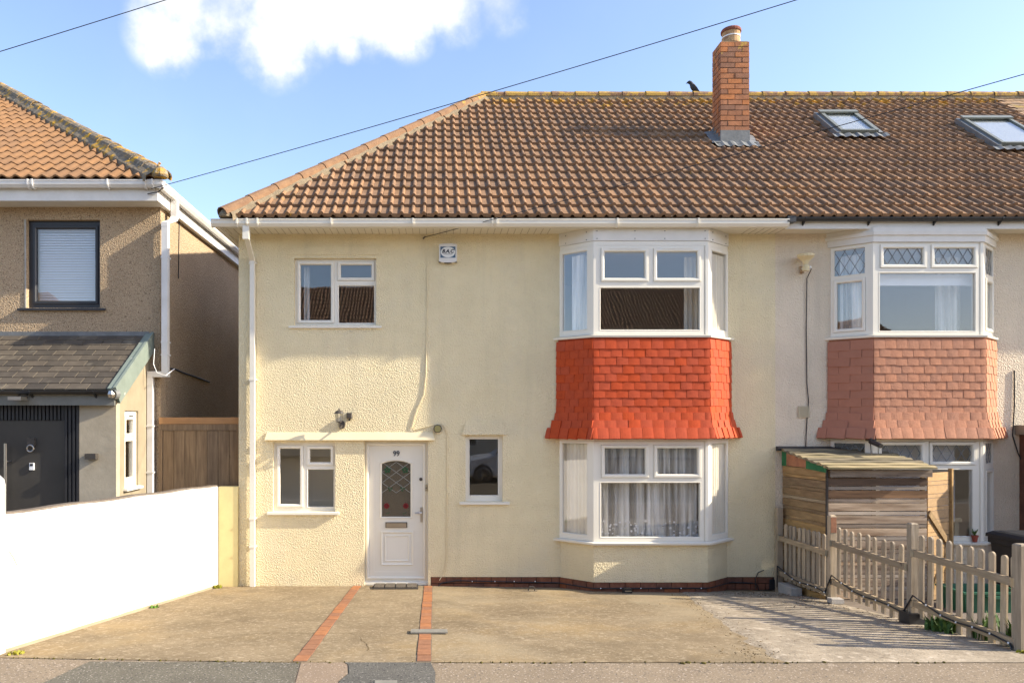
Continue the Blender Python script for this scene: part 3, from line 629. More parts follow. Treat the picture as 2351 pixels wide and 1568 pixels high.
# bay windows (shared builder) -----------------------------------------------------------
def offset_pts(B, d):
    P = [Vector((B['BL'], 0.0)), Vector((B['FL'], -B['d'])), Vector((B['FR'], -B['d'])), Vector((B['BR'], 0.0))]
    nn = []
    for a, b in zip(P[:-1], P[1:]):
        t = (b - a).normalized(); nn.append(Vector((t.y, -t.x)))
    q0 = P[0] + Vector((d / nn[0].x, 0)); q3 = P[3] + Vector((d / nn[2].x, 0))
    q1 = P[1] + (nn[0] + nn[1]) * d / (1 + nn[0].dot(nn[1])); q2 = P[2] + (nn[1] + nn[2]) * d / (1 + nn[1].dot(nn[2]))
    return [q0, q1, q2, q3], nn
def footprint(B, d, yb=0.10): 
    q, _ = offset_pts(B, d); return [(q[0].x, yb), (q[0].x, q[0].y), (q[1].x, q[1].y), (q[2].x, q[2].y), (q[3].x, q[3].y), (q[3].x, yb)]
def flare(t):                                  # outward sweep of the tile hanging, t metres above its foot
    return 0.028 + 0.105 * max(0.0, 1 - t / 0.40) ** 2
def tile_hanging(parent, B, z0, z1, courses, tmat, tw, side_mat=None, side_tw=None, seed=3):
    r = random.Random(seed)
    hang = MB(); hang.loft([[(p[0], p[1], z) for p in footprint(B, flare(z - z0) - 0.022)] for z in (z0 + .01, z0 + 0.10, z0 + 0.2, z0 + 0.3, z0 + 0.42, z1)])
    hang = hang.build('tile_hanging', tmat, parent)
    MB().loft([[(p[0], p[1], z) for p in footprint(B, 0.012)] for z in (z1 - 0.05, z1 + 0.02)]).build('top_course', tmat, hang)
    base = MB(); nu = 4; vs = []
    for k, (v, t) in enumerate(((0, 1.0), (1, 1.0), (1, 0.0), (0, 0.0))):
        for i in range(nu + 1):
            u = i / nu; cam_ = 0.13 * (1 - (2 * u - 1) ** 2) if t > .5 else 0
            vs.append((u, v, t + cam_ if t > .5 else t - .6))
    fs = []
    for k in range(4):
        for i in range(nu): fs.append((k * (nu + 1) + i, k * (nu + 1) + i + 1, ((k + 1) % 4) * (nu + 1) + i + 1, ((k + 1) % 4) * (nu + 1) + i))
    for e in (0, nu): fs.append(tuple(k * (nu + 1) + e for k in range(4)))
    base.add(vs, fs); me = base.mesh('hung_tile', tmat); me_s = base.mesh('hung_tile', side_mat) if side_mat else me
    ch = (z1 - 0.045 - z0) / courses
    for c in range(courses):
        zb = z0 + c * ch; zt = zb + ch * 1.18
        ob, nn = offset_pts(B, flare(zb - z0)); ot, _ = offset_pts(B, flare(zt - z0) - 0.018)
        for f in range(3):
            a, b = ob[f], ob[f + 1]; ta, tb = ot[f], ot[f + 1]; n3 = Vector((nn[f].x, nn[f].y, 0))
            ln = (b - a).length; d = (b - a).normalized(); w = side_tw if (side_tw and f == 0) else tw
            n = max(1, round(ln / w)); w = ln / n; u = 0.0 if c % 2 else -w / 2
            while u < ln - 0.005:
                u0, u1 = max(u, 0) + (0.0 if u <= 0 else 0.0015), min(u + w, ln) - (0.0 if u + w >= ln else .0015)
                if u1 - u0 > 0.012:
                    pb = a + d * u0; tt = u0 / ln; pt = ta + (tb - ta) * tt
                    jz = r.uniform(-0.004, 0.004)
                    o3 = Vector((pb.x, pb.y, zb + jz)); up = Vector((pt.x, pt.y, zt)) - Vector((pb.x, pb.y, zb))
                    upn = up - Vector((d.x, d.y, 0)) * up.dot(Vector((d.x, d.y, 0)))
                    rt = Vector((d.x, d.y, 0)) * (u1 - u0) + Vector((0, 0, r.uniform(-.003, .003)))
                    place('hung_tile', me_s if f == 0 else me, hang, frame(o3, rt, upn, n3 * ((0.018 if c > 2 else 0.026) + r.uniform(0, .004))))
                u += w
    return hang
def bay_face(B, i, d=0.0):
    q, nn = offset_pts(B, d); a, b = q[i], q[i + 1]; t = (b - a).normalized(); n = nn[i]
    return a, (b - a).length, Vector((t.x, t.y, 0)), Vector((n.x, n.y, 0))
def bay_mtx(B, i, z, u0=0.0, back=0.0):
    a, ln, t, n = bay_face(B, i); p = Vector((a.x, a.y, z)) + t * u0 - n * back
    return frame(p, t, -n, Vector((0, 0, 1)))
def bay_window(parent, B, z0, z1, front, side_l, side_r, sill_z, post=0.062, fm='upvc', sill_m='upvc', vents=()):
    """front, side_l, side_r: pane lists in metres from the left end / bottom of the frame of that face"""
    w = bay_face(B, 1)[1]
    window(parent, bay_mtx(B, 1, z0, post), w - 2 * post, z1 - z0, front, frame_m=fm, sash_m=fm, vents=vents)
    ls = bay_face(B, 0)[1]
    window(parent, bay_mtx(B, 0, z0, 0.0), ls - post * .6, z1 - z0, side_l, frame_m=fm, sash_m=fm)
    window(parent, bay_mtx(B, 2, z0, post * .6), ls - post * .6, z1 - z0, side_r, frame_m=fm, sash_m=fm)
    q, nn = offset_pts(B, 0.004)
    for k in (1, 2):
        c = q[k]; s = 1 if k == 1 else -1
        tl = (offset_pts(B, 0)[0][k - 1] - offset_pts(B, 0)[0][k]).normalized(); tr = (offset_pts(B, 0)[0][k + 1] - offset_pts(B, 0)[0][k]).normalized()
        e1, e2 = c + tl * post * .62, c + tr * post * 1.02; inn = Vector((c.x, c.y + 0.085))
        MB().prism([(e1.x, e1.y), (c.x, c.y), (e2.x, e2.y), (e2.x, e2.y + .07), (inn.x, inn.y), (e1.x + (0.05 if k == 1 else -0.05), e1.y + .05)], z0, z1).build('corner_post', M[fm], parent)
    MB().loft([[(p[0], p[1], z) for p in footprint(B, dd, 0.02)] for (dd, z) in ((0.0, sill_z - .002), (0.055, sill_z), (0.062, sill_z + 0.028), (0.0, sill_z + 0.042))]).build('bay_sill', M[sill_m], parent)
zf = lambda py: Z(py, 10.64)
xf = lambda px: X(px, 10.64)
xo = BAY['FL'] + 0.062
up_front = [(xf(1387.3) - xo, xf(1480.3) - xo, zf(638.7) - ZU, zf(578.4) - ZU, True), (xf(1508) - xo, xf(1601) - xo, zf(638.7) - ZU, zf(578.4) - ZU, True), (xf(1378.4) - xo, xf(1606.5) - xo, zf(757) - ZU, zf(661) - ZU, False)]
lo_front = [(xf(1388) - xo, xf(1481.5) - xo, zf(1088.4) - ZL0 - .02, zf(1028.8) - ZL0 - .02, True), (xf(1509) - xo, xf(1601.7) - xo, zf(1088.4) - ZL0 - .02, zf(1028.8) - ZL0 - .02, True), (xf(1379.8) - xo, xf(1607.2) - xo, zf(1232.5) - ZL0 - .02, zf(1108) - ZL0 - .02, False)]
HU, HL = ZH - ZU, ZL1 - ZL0 - 0.02
v1 = zf(572) - ZU; v2 = zf(1023) - ZL0 - .02
bay_window(house, BAY, ZU, ZH, up_front, [(0.05, 0.455, 0.085, HU - 0.055, False)], [(0.07, 0.475, 0.085, HU - 0.055, False)], ZU - 0.045, vents=((xf(1399) - xo, xf(1470) - xo, v1), (xf(1520) - xo, xf(1590) - xo, v1)))
bay_window(house, BAY, ZL0 + .02, ZL1, lo_front, [(0.05, 0.455, 0.08, HL - 0.03, False)], [(0.07, 0.475, 0.08, HL - 0.03, False)], ZL0 - 0.025, vents=((xf(1400) - xo, xf(1470) - xo, v2), (xf(1520) - xo, xf(1590) - xo, v2)))
tile_hanging(house, BAY, 2.205, ZU - 0.05, 12, M['red'], 0.166)
MB().loft([[(p[0], p[1], z) for p in footprint(BAY, 0.0, 0.2)] for z in (ZL1 + .003, 2.24)]).build('bay_lintel', M['soffit'], house)
MB().loft([[(p[0], p[1], z) for p in footprint(BAY, -0.012, 0.02)] for z in (ZP - 0.004, ZL0 - 0.026)]).build('bay_render', M['cream'], house)
hb = MB().loft([[(p[0], p[1], z) for p in footprint(BAY, -0.004, 0.05)] for z in (ZH + .003, ZH + 0.068)]).build('head_trim', M['upvc'], house)
hb = MB().loft([[(p[0], p[1], z) for p in footprint(BAY, 0.006, 0.05)] for z in (ZH + .072, 5.248)]).build('head_board', M['board'], house)
screws = MB()
for i, fr in ((1, (0.03, 0.36, 0.62, 0.97)), (0, (0.2, 0.8)), (2, (0.2, 0.85))):
    a, ln, t, n = bay_face(BAY, i, 0.006)
    for u in fr:
        for zz in (ZH + 0.1, 5.20): p = Vector((a.x, a.y, zz)) + t * ln * u + n * 0.002; screws.box(p.x - .006, p.x + .006, p.y - .006, p.y + .003, zz - .006, zz + .006)
screws.build('screw_cap', M['lead'], hb)

# plain windows
facade_window(house, W1, [(688, 758.5, 606, 734, True), (781, 852, 606.6, 635.7, True), (776, 858.4, 654.4, 740.3, False)], dy=0.06, sill=(0.09, 0.08, 0.08))
facade_window(house, W2, [(640.7, 687.5, 1030, 1158, True), (710, 758, 1031, 1061.5, True), (705, 765, 1078, 1164.5, False)], dy=0.06, sill=(0.115, 0.08, 0.06))
facade_window(house, W3, [(1078, 1144.6, 1008, 1138, False)], dy=0.06, sill=(0.10, 0.09, 0.10))
# hoods and lintel band
def hood(x0, x1, zt, zb, d, name, m='smooth_cream', sx=0.03):
    mb = MB(); ring = [[(x0 + sx, 0.01, zt), (x1 - sx, 0.01, zt), (x1, 0.01, zb), (x0, 0.01, zb)], [(x0 + sx, -0.012, zt - .004), (x1 - sx, -0.012, zt - .004), (x1, -d, zb + .008), (x0, -d, zb + .008)], [(x0 + sx, -0.012, zt - .01), (x1 - sx, -0.012, zt - .01), (x1, -d, zb), (x0, -d, zb)]]
    k = [ring[0][0], ring[0][1], ring[1][1], ring[1][0], ring[1][3], ring[1][2], ring[2][2], ring[2][3], ring[0][2], ring[0][3]]
    return mb.add(k, [(0, 1, 2, 3), (3, 2, 5, 4), (4, 5, 6, 7), (7, 6, 8, 9), (0, 3, 4, 7, 9), (1, 8, 6, 5, 2)]).build(name, M[m], house)
hood(X(609), X(998), Z(992), Z(1010.5), 0.055, 'lintel_band')
hood(X(1060), X(1163), Z(966), Z(998), 0.026, 'drip_hood', 'cream', .07)
hood(X(660), X(876), Z(566), Z(585), 0.010, 'drip_hood', 'cream', .05)

# front door -----------------------------------------------------------------------------
dx0, dx1, dz0, dz1 = X(DR[0]), X(DR[1]), Z(1341), Z(1013)
DY = 0.085
dfr = MB(); W_, H_ = dx1 - dx0, dz1 - dz0
lf = (X(845) - dx0, X(971.8) - dx0, Z(1327) - dz0, Z(1022) - dz0)
dfr = wall_mb(0, W_, 0, H_, 0.0, 0.07, [lf])
dfr.ring(lf[0] - .035, lf[1] + .035, lf[2] - .03, lf[3] + .03, 0.037, 0.03, -0.018, 0.012)
dfr.prism([(0.03, -0.02), (-0.05, -0.02), (-0.05, 0.012), (0.0, 0.03), (0.03, 0.03)], 0.0, W_, 'x')
dfo = bpy.data.objects.new('door_frame', dfr.mesh('door_frame', M['upvc'])); COL.objects.link(dfo); dfo.matrix_basis = Matrix.Translation((dx0, DY, dz0)); attach(dfo, house)
lw, lh = X(971.8) - X(845) - .008, lf[3] - lf[2] - .008
dm = Matrix.Translation((X(845) + .004, DY + 0.012, Z(1327) + .004)); lx, lz = X(845) + .004, Z(1327) + .004
gx0, gx1, gz0, gz1 = X(875.6) - lx, X(942) - lx, Z(1188) - lz, Z(1066) - lz
px0, px1, pz0, pz1 = X(857.8) - lx, X(960) - lx, Z(1315) - lz, Z(1033) - lz
leaf = wall_mb(0, lw, 0, lh, 0.0, 0.06, [(px0, px1, pz0, pz1)])
leaf.add([(v[0], v[1] + .006, v[2]) for v in wall_mb(px0 - .001, px1 + .001, pz0 - .001, pz1 + .001, 0, .05, [(gx0, gx1, gz0, gz1 + .048)]).v], wall_mb(px0 - .001, px1 + .001, pz0 - .001, pz1 + .001, 0, .05, [(gx0, gx1, gz0, gz1 + .048)]).f)
door = bpy.data.objects.new('door', leaf.mesh('door', M['upvc'])); COL.objects.link(door); door.matrix_basis = dm; attach(door, house); door['label'] = 'white panelled front door with arched stained glass'
arc = [(gx1 - (gx1 - gx0) * i / 12, gz1 + 0.048 * math.sin(math.pi * i / 12) ** 0.8) for i in range(13)]
MB().prism(arc + [(gx0, gz0), (gx1, gz0)], 0.022, 0.028, 'y').build('pane', M['door_glass'], door)
# spandrels above the arch, arched moulding
MB().prism([(gx0 - .01, gz1), *[(a[0], a[1]) for a in arc[::-1]], (gx1 + .01, gz1), (gx1 + .01, gz1 + .06), (gx0 - .01, gz1 + .06)], 0.004, 0.03, 'y').build('arch_spandrel', M['upvc'], door)
mo = MB(); o1 = [(gx0 - .028, gz0 - .028), (gx1 + .028, gz0 - .028)] + [(gx1 + .028 - (gx1 - gx0 + .056) * i / 12, gz1 + .022 + 0.05 * math.sin(math.pi * i / 12) ** .8) for i in range(13)]
i1 = [(gx0, gz0), (gx1, gz0)] + [(a[0], a[1]) for a in arc]
n1 = len(o1); mo.v = [(p[0], 0.006, p[1]) for p in o1] + [((p[0] * .6 + q[0] * .4), -0.009, (p[1] * .6 + q[1] * .4)) for p, q in zip(o1, i1)] + [(p[0], 0.010, p[1]) for p in i1]
for k in range(2):
    for i in range(n1): mo.f.append((k * n1 + i, k * n1 + (i + 1) % n1, (k + 1) * n1 + (i + 1) % n1, (k + 1) * n1 + i))
mo.build('glass_moulding', M['upvc'], door)
pn = (X(873.4) - lx, X(948.4) - lx, Z(1300) - lz, Z(1222) - lz)
MB().ring(pn[0], pn[1], pn[2], pn[3], 0.03, 0.02, -0.012, 0.02).ring(pn[0] + .062, pn[1] - .062, pn[2] + .062, pn[3] - .062, 0.022, 0.02, -0.006, 0.016).build('raised_panel', M['upvc'], door)
MB().box(X(884.3) - lx, X(934.3) - lx, -0.010, 0.007, Z(1213) - lz, Z(1200.5) - lz).build('letterbox_surround', M['iron'], door)
MB().box(X(886) - lx, X(932.5) - lx, -0.016, -0.010, Z(1212) - lz, Z(1202) - lz).build('letterbox', M['chrome'], door)
MB().box(X(964.8) - lx, X(970) - lx, -0.012, 0.001, Z(1200) - lz, Z(1166) - lz).build('handle_plate', M['chrome'], door)
MB().tube([(X(967.3) - lx, 0, Z(1178) - lz), (X(967.3) - lx, -0.055, Z(1178) - lz), (X(963) - lx, -0.06, Z(1178) - lz), (X(952.5) - lx, -0.055, Z(1178.5) - lz)], [0.012, 0.011, 0.014, 0.011], 8).build('handle', M['chrome'], door)
MB().disc((X(966) - lx, Z(1101) - lz), 0.025, -0.012, 0.001).build('lock', M['iron'], door)
tm = text_mesh('99', 0.112, M['ink'], ext=0.003, offset=0.001)
t = place('house_number', tm, door, Matrix.Translation(((X(902) + X(916.5)) / 2 - lx, 0.001, Z(1042.2) - lz)) @ FACE @ Matrix.Diagonal((0.92, 1.0, 1, 1)))
def lattice(o, u0, u1, v0, v1): pass
mb = MB()
def strip(a, b, t=0.0055):
    d = Vector((b[0] - a[0], b[1] - a[1])); n = Vector((-d.y, d.x)).normalized() * t / 2
    mb.prism([(a[0] + n.x, a[1] + n.y), (a[0] - n.x, a[1] - n.y), (b[0] - n.x, b[1] - n.y), (b[0] + n.x, b[1] + n.y)], 0.0175, 0.0215, 'y')
gw = gx1 - gx0; dv = gw * 0.62
for k in range(3):
    for (a, b) in (((0, 0.0), (.5, 1)), ((.5, 1), (1, 0)), ((.5, -1 + 1), (1, 1)), ((0, 1), (.5, 0))):
        zt = gz1 + 0.03 - k * 0.155
        strip((gx0 + gw * a[0], zt - 0.155 * (1 - a[1])), (gx0 + gw * b[0], zt - 0.155 * (1 - b[1])))
mb.build('leading', M['came_white'], door)
def petals(cx, cz, r, n, m, name, ry=0.5):
    q = MB()
    for i in range(n):
        a = 2 * math.pi * i / n + .4; c = (cx + r * .62 * math.cos(a), cz + r * .62 * math.sin(a))
        pts = []
        for j in range(8):
            t = 2 * math.pi * j / 8; ux, uz = r * .40 * math.cos(t), r * .36 * math.sin(t); pts.append((c[0] + ux * math.cos(a) - uz * math.sin(a), c[1] + ux * math.sin(a) + uz * math.cos(a)))
        q.prism(pts, 0.0160, 0.0205, 'y')
    return q.build(name, M[m], door)
for sx_ in (-1, 1):
    cx_ = (gx0 + gx1) / 2 + sx_ * gw * 0.335
    petals(cx_, Z(1163) - lz, 0.044, 7, 'rose', 'stained_glass_rose'); petals(cx_, Z(1163) - lz, 0.018, 4, 'rose', 'stained_glass_rose')
    petals(cx_ + sx_ * -.01, Z(1080) - lz, 0.052, 5, 'leafglass', 'stained_glass_leaf'); petals(cx_ - sx_ * .05, Z(1124) - lz, 0.038, 3, 'leafglass', 'stained_glass_leaf'); petals(cx_ - sx_ * .02, Z(1180) - lz, 0.024, 2, 'leafglass', 'stained_glass_leaf')
o = MB().box(X(975.6), X(981.5), DY - .030, DY, Z(1128), Z(1113)).build('doorbell', M['vent'], house); MB().disc((X(978.5), Z(1120.5)), 0.010, DY - .037, DY - .030, 10).build('bell_push', M['black'], o)
mt = MB().box(-0.36, 0.36, -0.17, 0.17, 0, 0.03)
dmat = thing('doormat', (X(910), -0.19, gz(0, -.19)), 'dark rubber doormat of four pads in front of the white door', 'doormat')
MB().prism([(X(910) - .325, -0.06), (X(910) + .325, -0.06), (X(910) + .335, -0.36), (X(910) - .335, -0.36)], gz(0, -.2) - .01, gz(0, -.2) + 0.028).build('tray', M['rubber_dark'], dmat)
for i in range(4):
    cx_ = X(910) + (-1.5 + i) * 0.158
    MB().box(cx_ - 0.07, cx_ + 0.07, -0.335, -0.075, gz(0, -.2) + .02, gz(0, -.2) + 0.044).build('pad', M['rubber'], dmat)

# eaves, gutters ---------------------------------------------------------------------------
XG = X(1810, 10.55)
MB().box(X0 - .17, XP, -0.355, 0.0, 5.25, 5.275).build('soffit', M['soffit'], house)
mb = MB()
k = X0 - .1
while k < XP:
    if not (BAY['BL'] - .1 < k < BAY['BR'] + .1): mb.box(k, k + .006, -0.33, -0.002, 5.246, 5.250)
    k += 0.1
mb.build('soffit_joint', M['joint'], house)
MB().box(X0 - .17, XG, -0.380, -0.356, 5.238, 5.40).box(X0 - .17, X0 - .146, -0.355, 7.0, 5.238, 5.40).build('fascia', M['board'], house)
MB().box(X0 - .145, X0, 0.0, 7.0, 5.25, 5.272).build('side_soffit', M['soffit'], house)
def gutter(name, m, parent, x0, x1, y0, z1, r=0.06, square=True):
    if square: prof = [(y0, z1), (y0, z1 - .085), (y0 - .03, z1 - .103), (y0 - .075, z1 - .100), (y0 - .105, z1 - .06), (y0 - .108, z1 - .012), (y0 - .116, z1 - .010), (y0 - .116, z1 + .004), (y0 - .104, z1 + .004), (y0 - .10, z1 - .03), (y0 - .02, z1 - .05)]
    else: prof = [(y0 - r + r * math.cos(math.pi + math.pi * j / 8), z1 + r * math.sin(math.pi + math.pi * j / 8)) for j in range(9)] + [(y0 - .01, z1), (y0 - .02, z1 - .02), (y0 - 2 * r + .02, z1 - .02), (y0 - 2 * r + .01, z1)]
    return MB().prism(prof, x0, x1, 'x').build(name, m, parent)
gut = gutter('gutter', M['upvc'], house, X0 - .27, XG, -0.383, 5.338)
MB().prism([(X0 - .17 - q, z) for q, z in ((0, 5.338), (0, 5.25), (.03, 5.237), (.10, 5.27), (.108, 5.342))], -0.38, 6.9, 'y').build('side_gutter', M['upvc'], house)
br = MB().prism([(-0.40, 5.232), (-0.43, 5.226), (-0.47, 5.23), (-0.506, 5.275), (-0.513, 5.35), (-0.49, 5.352), (-0.38, 5.35), (-0.38, 5.24)], -0.011, 0.011, 'x'); bme = br.mesh('bracket', M['upvc'])
for px in (545, 568, 592, 761, 948, 1130, 1140, 1416, 1601): place('bracket', bme, gut, Matrix.Translation((X(px, 10.55), 0, 0)))
# square downpipe with swan neck
dp = MB()
def sqtube(mb, path, a): 
    rings = []
    for i, p in enumerate(path):
        rings.append([(p[0] - a, p[1] - a, p[2]), (p[0] + a, p[1] - a, p[2]), (p[0] + a, p[1] + a, p[2]), (p[0] - a, p[1] + a, p[2])])
    mb.loft(rings)
xpipe = X(582); xo_ = X(567, 10.6)
sqtube(dp, [(xo_, -0.43, 5.25), (xo_, -0.43, 5.06)], 0.045); sqtube(dp, [(xo_, -0.43, 5.10), (xo_ + .01, -0.41, 5.05), (xpipe, -0.06, 4.83), (xpipe, -0.055, 4.80)], 0.034)
sqtube(dp, [(xpipe, -0.055, 4.90), (xpipe, -0.055, 0.0)], 0.034)
dp = dp.build('downpipe', M['upvc'], house, label='white square downpipe at the left corner')
for zc in (4.93 - .12, Z(872), Z(1189), Z(1253)): MB().box(xpipe - .041, xpipe + .041, -0.096, -0.001, zc - .014, zc + .014).box(xpipe - .07, xpipe + .06, -0.012, -.001, zc - .008, zc + .008).build('pipe_clip', M['upvc'], dp)

# roof: main --------------------------------------------------------------------------------
def deck(parent, pts, m): 
    mb = MB(); mb.v = [tuple(p) for p in pts]; mb.f = [tuple(range(len(pts)))]; return mb.build('roof_deck', m, parent)
e0 = Vector((HX0 + .02, EY + .02, EZ + .0)); r0 = Vector((HX1, RY, RZ - .02)); BYD = RY + 4.04
mb = MB(); mb.v = [(HX0 + .03, EY + .03, EZ), (XP, EY + .03, EZ), (XP, RY, RZ - .025), (HX1, RY, RZ - .025), (HX0 + .03, BYD, EZ), (XP, BYD, EZ)]
mb.f = [(0, 1, 2, 3), (0, 3, 4), (4, 3, 2, 5)]
roof = mb.build('roof', M['tile'], house)
tsrc = tile_mb(); tile_me = tsrc.mesh('tile', M['tile'])
hipn = Vector((SLEN, -(HX1 - HX0), 0)).normalized()     # in (x, s): keeps the right of the hip
singles, cuts, rest = [], [], []
for r in range(NROW):
    s = r * GA; xh0, xh1 = HX0 + (HX1 - HX0) * s / SLEN, HX0 + (HX1 - HX0) * min(s + GA + .085, SLEN) / SLEN
    n0 = -int((XP - HX0) / TW) - 1
    for k in range(n0, 0):
        x = XP + k * TW
        if x + TW <= xh0 + .02: continue
        jit = Matrix.Translation((random.uniform(-.003, .003), random.uniform(-.006, .004), random.uniform(-.002, .003)))
        mt_ = tile_matrix(x, s) @ jit
        if x >= xh1: singles.append((r, mt_))
        else: cuts.append((r, x, s, mt_))
singles.sort(key=lambda q: q[0])
budget = 292 - len(cuts)
for (r, mt_) in singles[:budget]: place('tile', tile_me, roof, mt_)
for (r, x, s, mt_) in cuts:
    bm = bmesh.new(); me = tsrc.mesh('tile', M['tile']); bm.from_mesh(me)
    p = Vector((HX0 + (HX1 - HX0) * s / SLEN - x + .01, 0, 0)); nn_ = Vector((SLEN, -(HX1 - HX0), 0)).normalized()
    bmesh.ops.bisect_plane(bm, geom=bm.verts[:] + bm.edges[:] + bm.faces[:], plane_co=p, plane_no=nn_, clear_inner=True)
    bm.to_mesh(me); bm.free()
    if len(me.polygons): place('tile', me, roof, mt_)
if singles[budget:]: join_bm([(tsrc, q[1]) for q in singles[budget:]]).build('tile', M['tile'], roof, kind='stuff')
# hip and ridge cappings
hp0, hp1 = Vector((HX0 - .03, EY - .04, EZ + .035)), Vector((HX1, RY, RZ + .05)); nh = 13; hd = (hp1 - hp0) / nh
for i in range(nh): half_round(hp0 + hd * i, hp0 + hd * (i + 1.04), 0.105).build('hip_tile', M['ridge'], roof)
hm = MB(); dn = Vector((1, -1, 0)).normalized()
rows_ = []
for i in range(41):
    p = hp0 + (hp1 - hp0) * i / 40; w = 0.085 + random.uniform(-.02, .02)
    q0 = p + Vector((0.05, 0, 0)); x1 = p.x + w + 0.06
    zz = EZ + (p.y - EY) * 0.852 + 0.055
    rows_.append([(p.x + .0, p.y + .01, p.z + .05), (p.x + .10, p.y - .02, p.z + .055), (x1, p.y - .04, EZ + (p.y - .04 - EY) * .852 + .075 + random.uniform(-.008, .008)), (x1 + .01, p.y - .045, EZ + (p.y - .05 - EY) * .852)])
for i in range(40):
    a, b = rows_[i], rows_[i + 1]; k = len(hm.v); hm.v += a + b; hm.f += [(k + j, k + j + 1, k + 5 + j, k + 4 + j) for j in range(3)]
hm.build('hip_mortar', M['mortar_hip'], roof)
def ridge(parent, x0, x1, m='ridge'):
    n = round((x1 - x0) / 0.46); w = (x1 - x0) / n
    for i in range(n): half_round((x0 + w * i, RY, RZ + .045 + random.uniform(-.004, .004)), (x0 + w * (i + .985), RY, RZ + .045), 0.105).build('ridge_tile', M[m], parent)
    MB().box(x0, x1, RY - .10, RY + .1, RZ - .06, RZ + .045).build('ridge_mortar', M['mortar_hip'], parent)
ridge(roof, HX1 - .05, XP)
# end flashing at the foot of the hip
MB().lathe([(0.10, 0.0), (0.105, .03), (0.06, 0.10)], (HX0 + .01, EY, EZ - .01), 10).build('hip_end', M['mortar_hip'], roof)
# ------------------------------------------------------------------ chimney
cx0, cx1, cy0, cy1, ct = 4.905, 5.395, 1.62, 2.0, 8.955
ch = MB().box(cx0 + .012, cx1 - .012, cy0 + .012, cy1 - .012, 6.9, ct - .012).build('chimney', M['mortar'], house)
bme_ = MB().box(-.5, .5, -.5, .5, -.5, .5).mesh('brick', M['brick_ch'])
hgt = 0.0906; nrow = 20; lead_y = Z(300, 12.62)
for r in range(nrow):
    z0 = ct - (r + 1) * hgt; w = cx1 - cx0; dd = cy1 - cy0
    if r % 2 == 0: fx, sy, bx = [0, .5, 1], [0, .55, 1], [0, .5, 1]
    else: fx, sy, bx = [0, .25, .75, 1], [0, .27, .80, 1], [0, .25, .75, 1]
    def brk(x0, x1, y0, y1):
        j = random.uniform(-.003, .004)
        place('brick', bme_, ch, Matrix.Translation(((x0 + x1) / 2, (y0 + y1) / 2 - j, z0 + hgt / 2)) @ Matrix.Diagonal((x1 - x0, y1 - y0, hgt - .013, 1)))
    for a, b in zip(fx[:-1], fx[1:]): brk(cx0 + w * a + (.006 if a else 0), cx0 + w * b - (.006 if b < 1 else 0), cy0, cy0 + .10)
    if z0 > 7.2:
        for a, b in zip(bx[:-1], bx[1:]): brk(cx0 + w * a + (.006 if a else 0), cx0 + w * b - (.006 if b < 1 else 0), cy1 - .10, cy1)
    yy0, yy1 = cy0 + .108, cy1 - .108
    for a, b in zip(sy[:-1], sy[1:]):
        if (b - a) > .3 or r % 2:
            brk(cx0, cx0 + .10, yy0 + (yy1 - yy0) * a + .004, yy0 + (yy1 - yy0) * b - .004); brk(cx1 - .10, cx1, yy0 + (yy1 - yy0) * a + .004, yy0 + (yy1 - yy0) * b - .004)
pc = ((cx0 + cx1) / 2 + .0, (cy0 + cy1) / 2 - .02, ct)
MB().loft([[(cx0 + i, cy0 + i, z), (cx1 - i, cy0 + i, z), (cx1 - i, cy1 - i, z), (cx0 + i, cy1 - i, z)] for i, z in ((0.015, ct - .01), (.02, ct + .01), (.09, ct + .045))]).build('flaunching', M['mortar_hip'], ch)
MB().lathe([(.155, .02), (.15, .10), (.142, .16), (.15, .20), (.152, .225), (.11, .225), (.10, .1)], pc, 20).build('chimney_pot', M['pot'], ch)
MB().lathe([(.150, .222), (.168, .228), (.17, .26), (.155, .285), (.12, .275)], pc, 20).build('pot_rim', M['pot_rim'], ch)
MB().lathe([(.153, .13), (.156, .133), (.156, .148), (.153, .15)], pc, 20).build('pot_strap', M['bead'], ch)
def roof_z(y): return EZ + (y - EY) * 0.852
fl = MB().box(cx0 - .006, cx1 + .006, cy0 - .012, cy0 + .01, roof_z(cy0) - .02, lead_y)
fl.build('lead_apron', M['lead'], ch)
mb = MB(); n = 16
for j in range(2):
    for i in range(n + 1):
        x = cx0 - .13 + (cx1 - cx0 + .26) * i / n; y = cy0 - .012 - j * .15
        mb.v.append((x, y, roof_z(y) + .088 + .018 * math.sin(x / 0.1625 * 6.28) + .004))
mb.f = [(i, i + 1, n + 2 + i, n + 1 + i) for i in range(n)]
mb.build('lead_skirt', M['lead'], ch)
for sx_ in (cx0 - .004, cx1 + .004):
    st = MB()
    for k in range(4):
        y0 = cy0 + k * .1; st.box(sx_ - .006, sx_ + .006, y0 - .004, y0 + .1, roof_z(y0) - .02, roof_z(y0 + .05) + .15)
    s2 = -1 if sx_ < 5.1 else 1
    for k in range(4):
        y0 = cy0 + k * .1 - .05; a = sx_; b = sx_ + s2 * .15
        st.add([(a, y0, roof_z(y0) + .10), (b, y0, roof_z(y0) + .085), (b, y0 + .11, roof_z(y0 + .11) + .08), (a, y0 + .11, roof_z(y0 + .11) + .10)], [(0, 1, 2, 3)])
    st.build('step_flashing', M['lead'], ch)

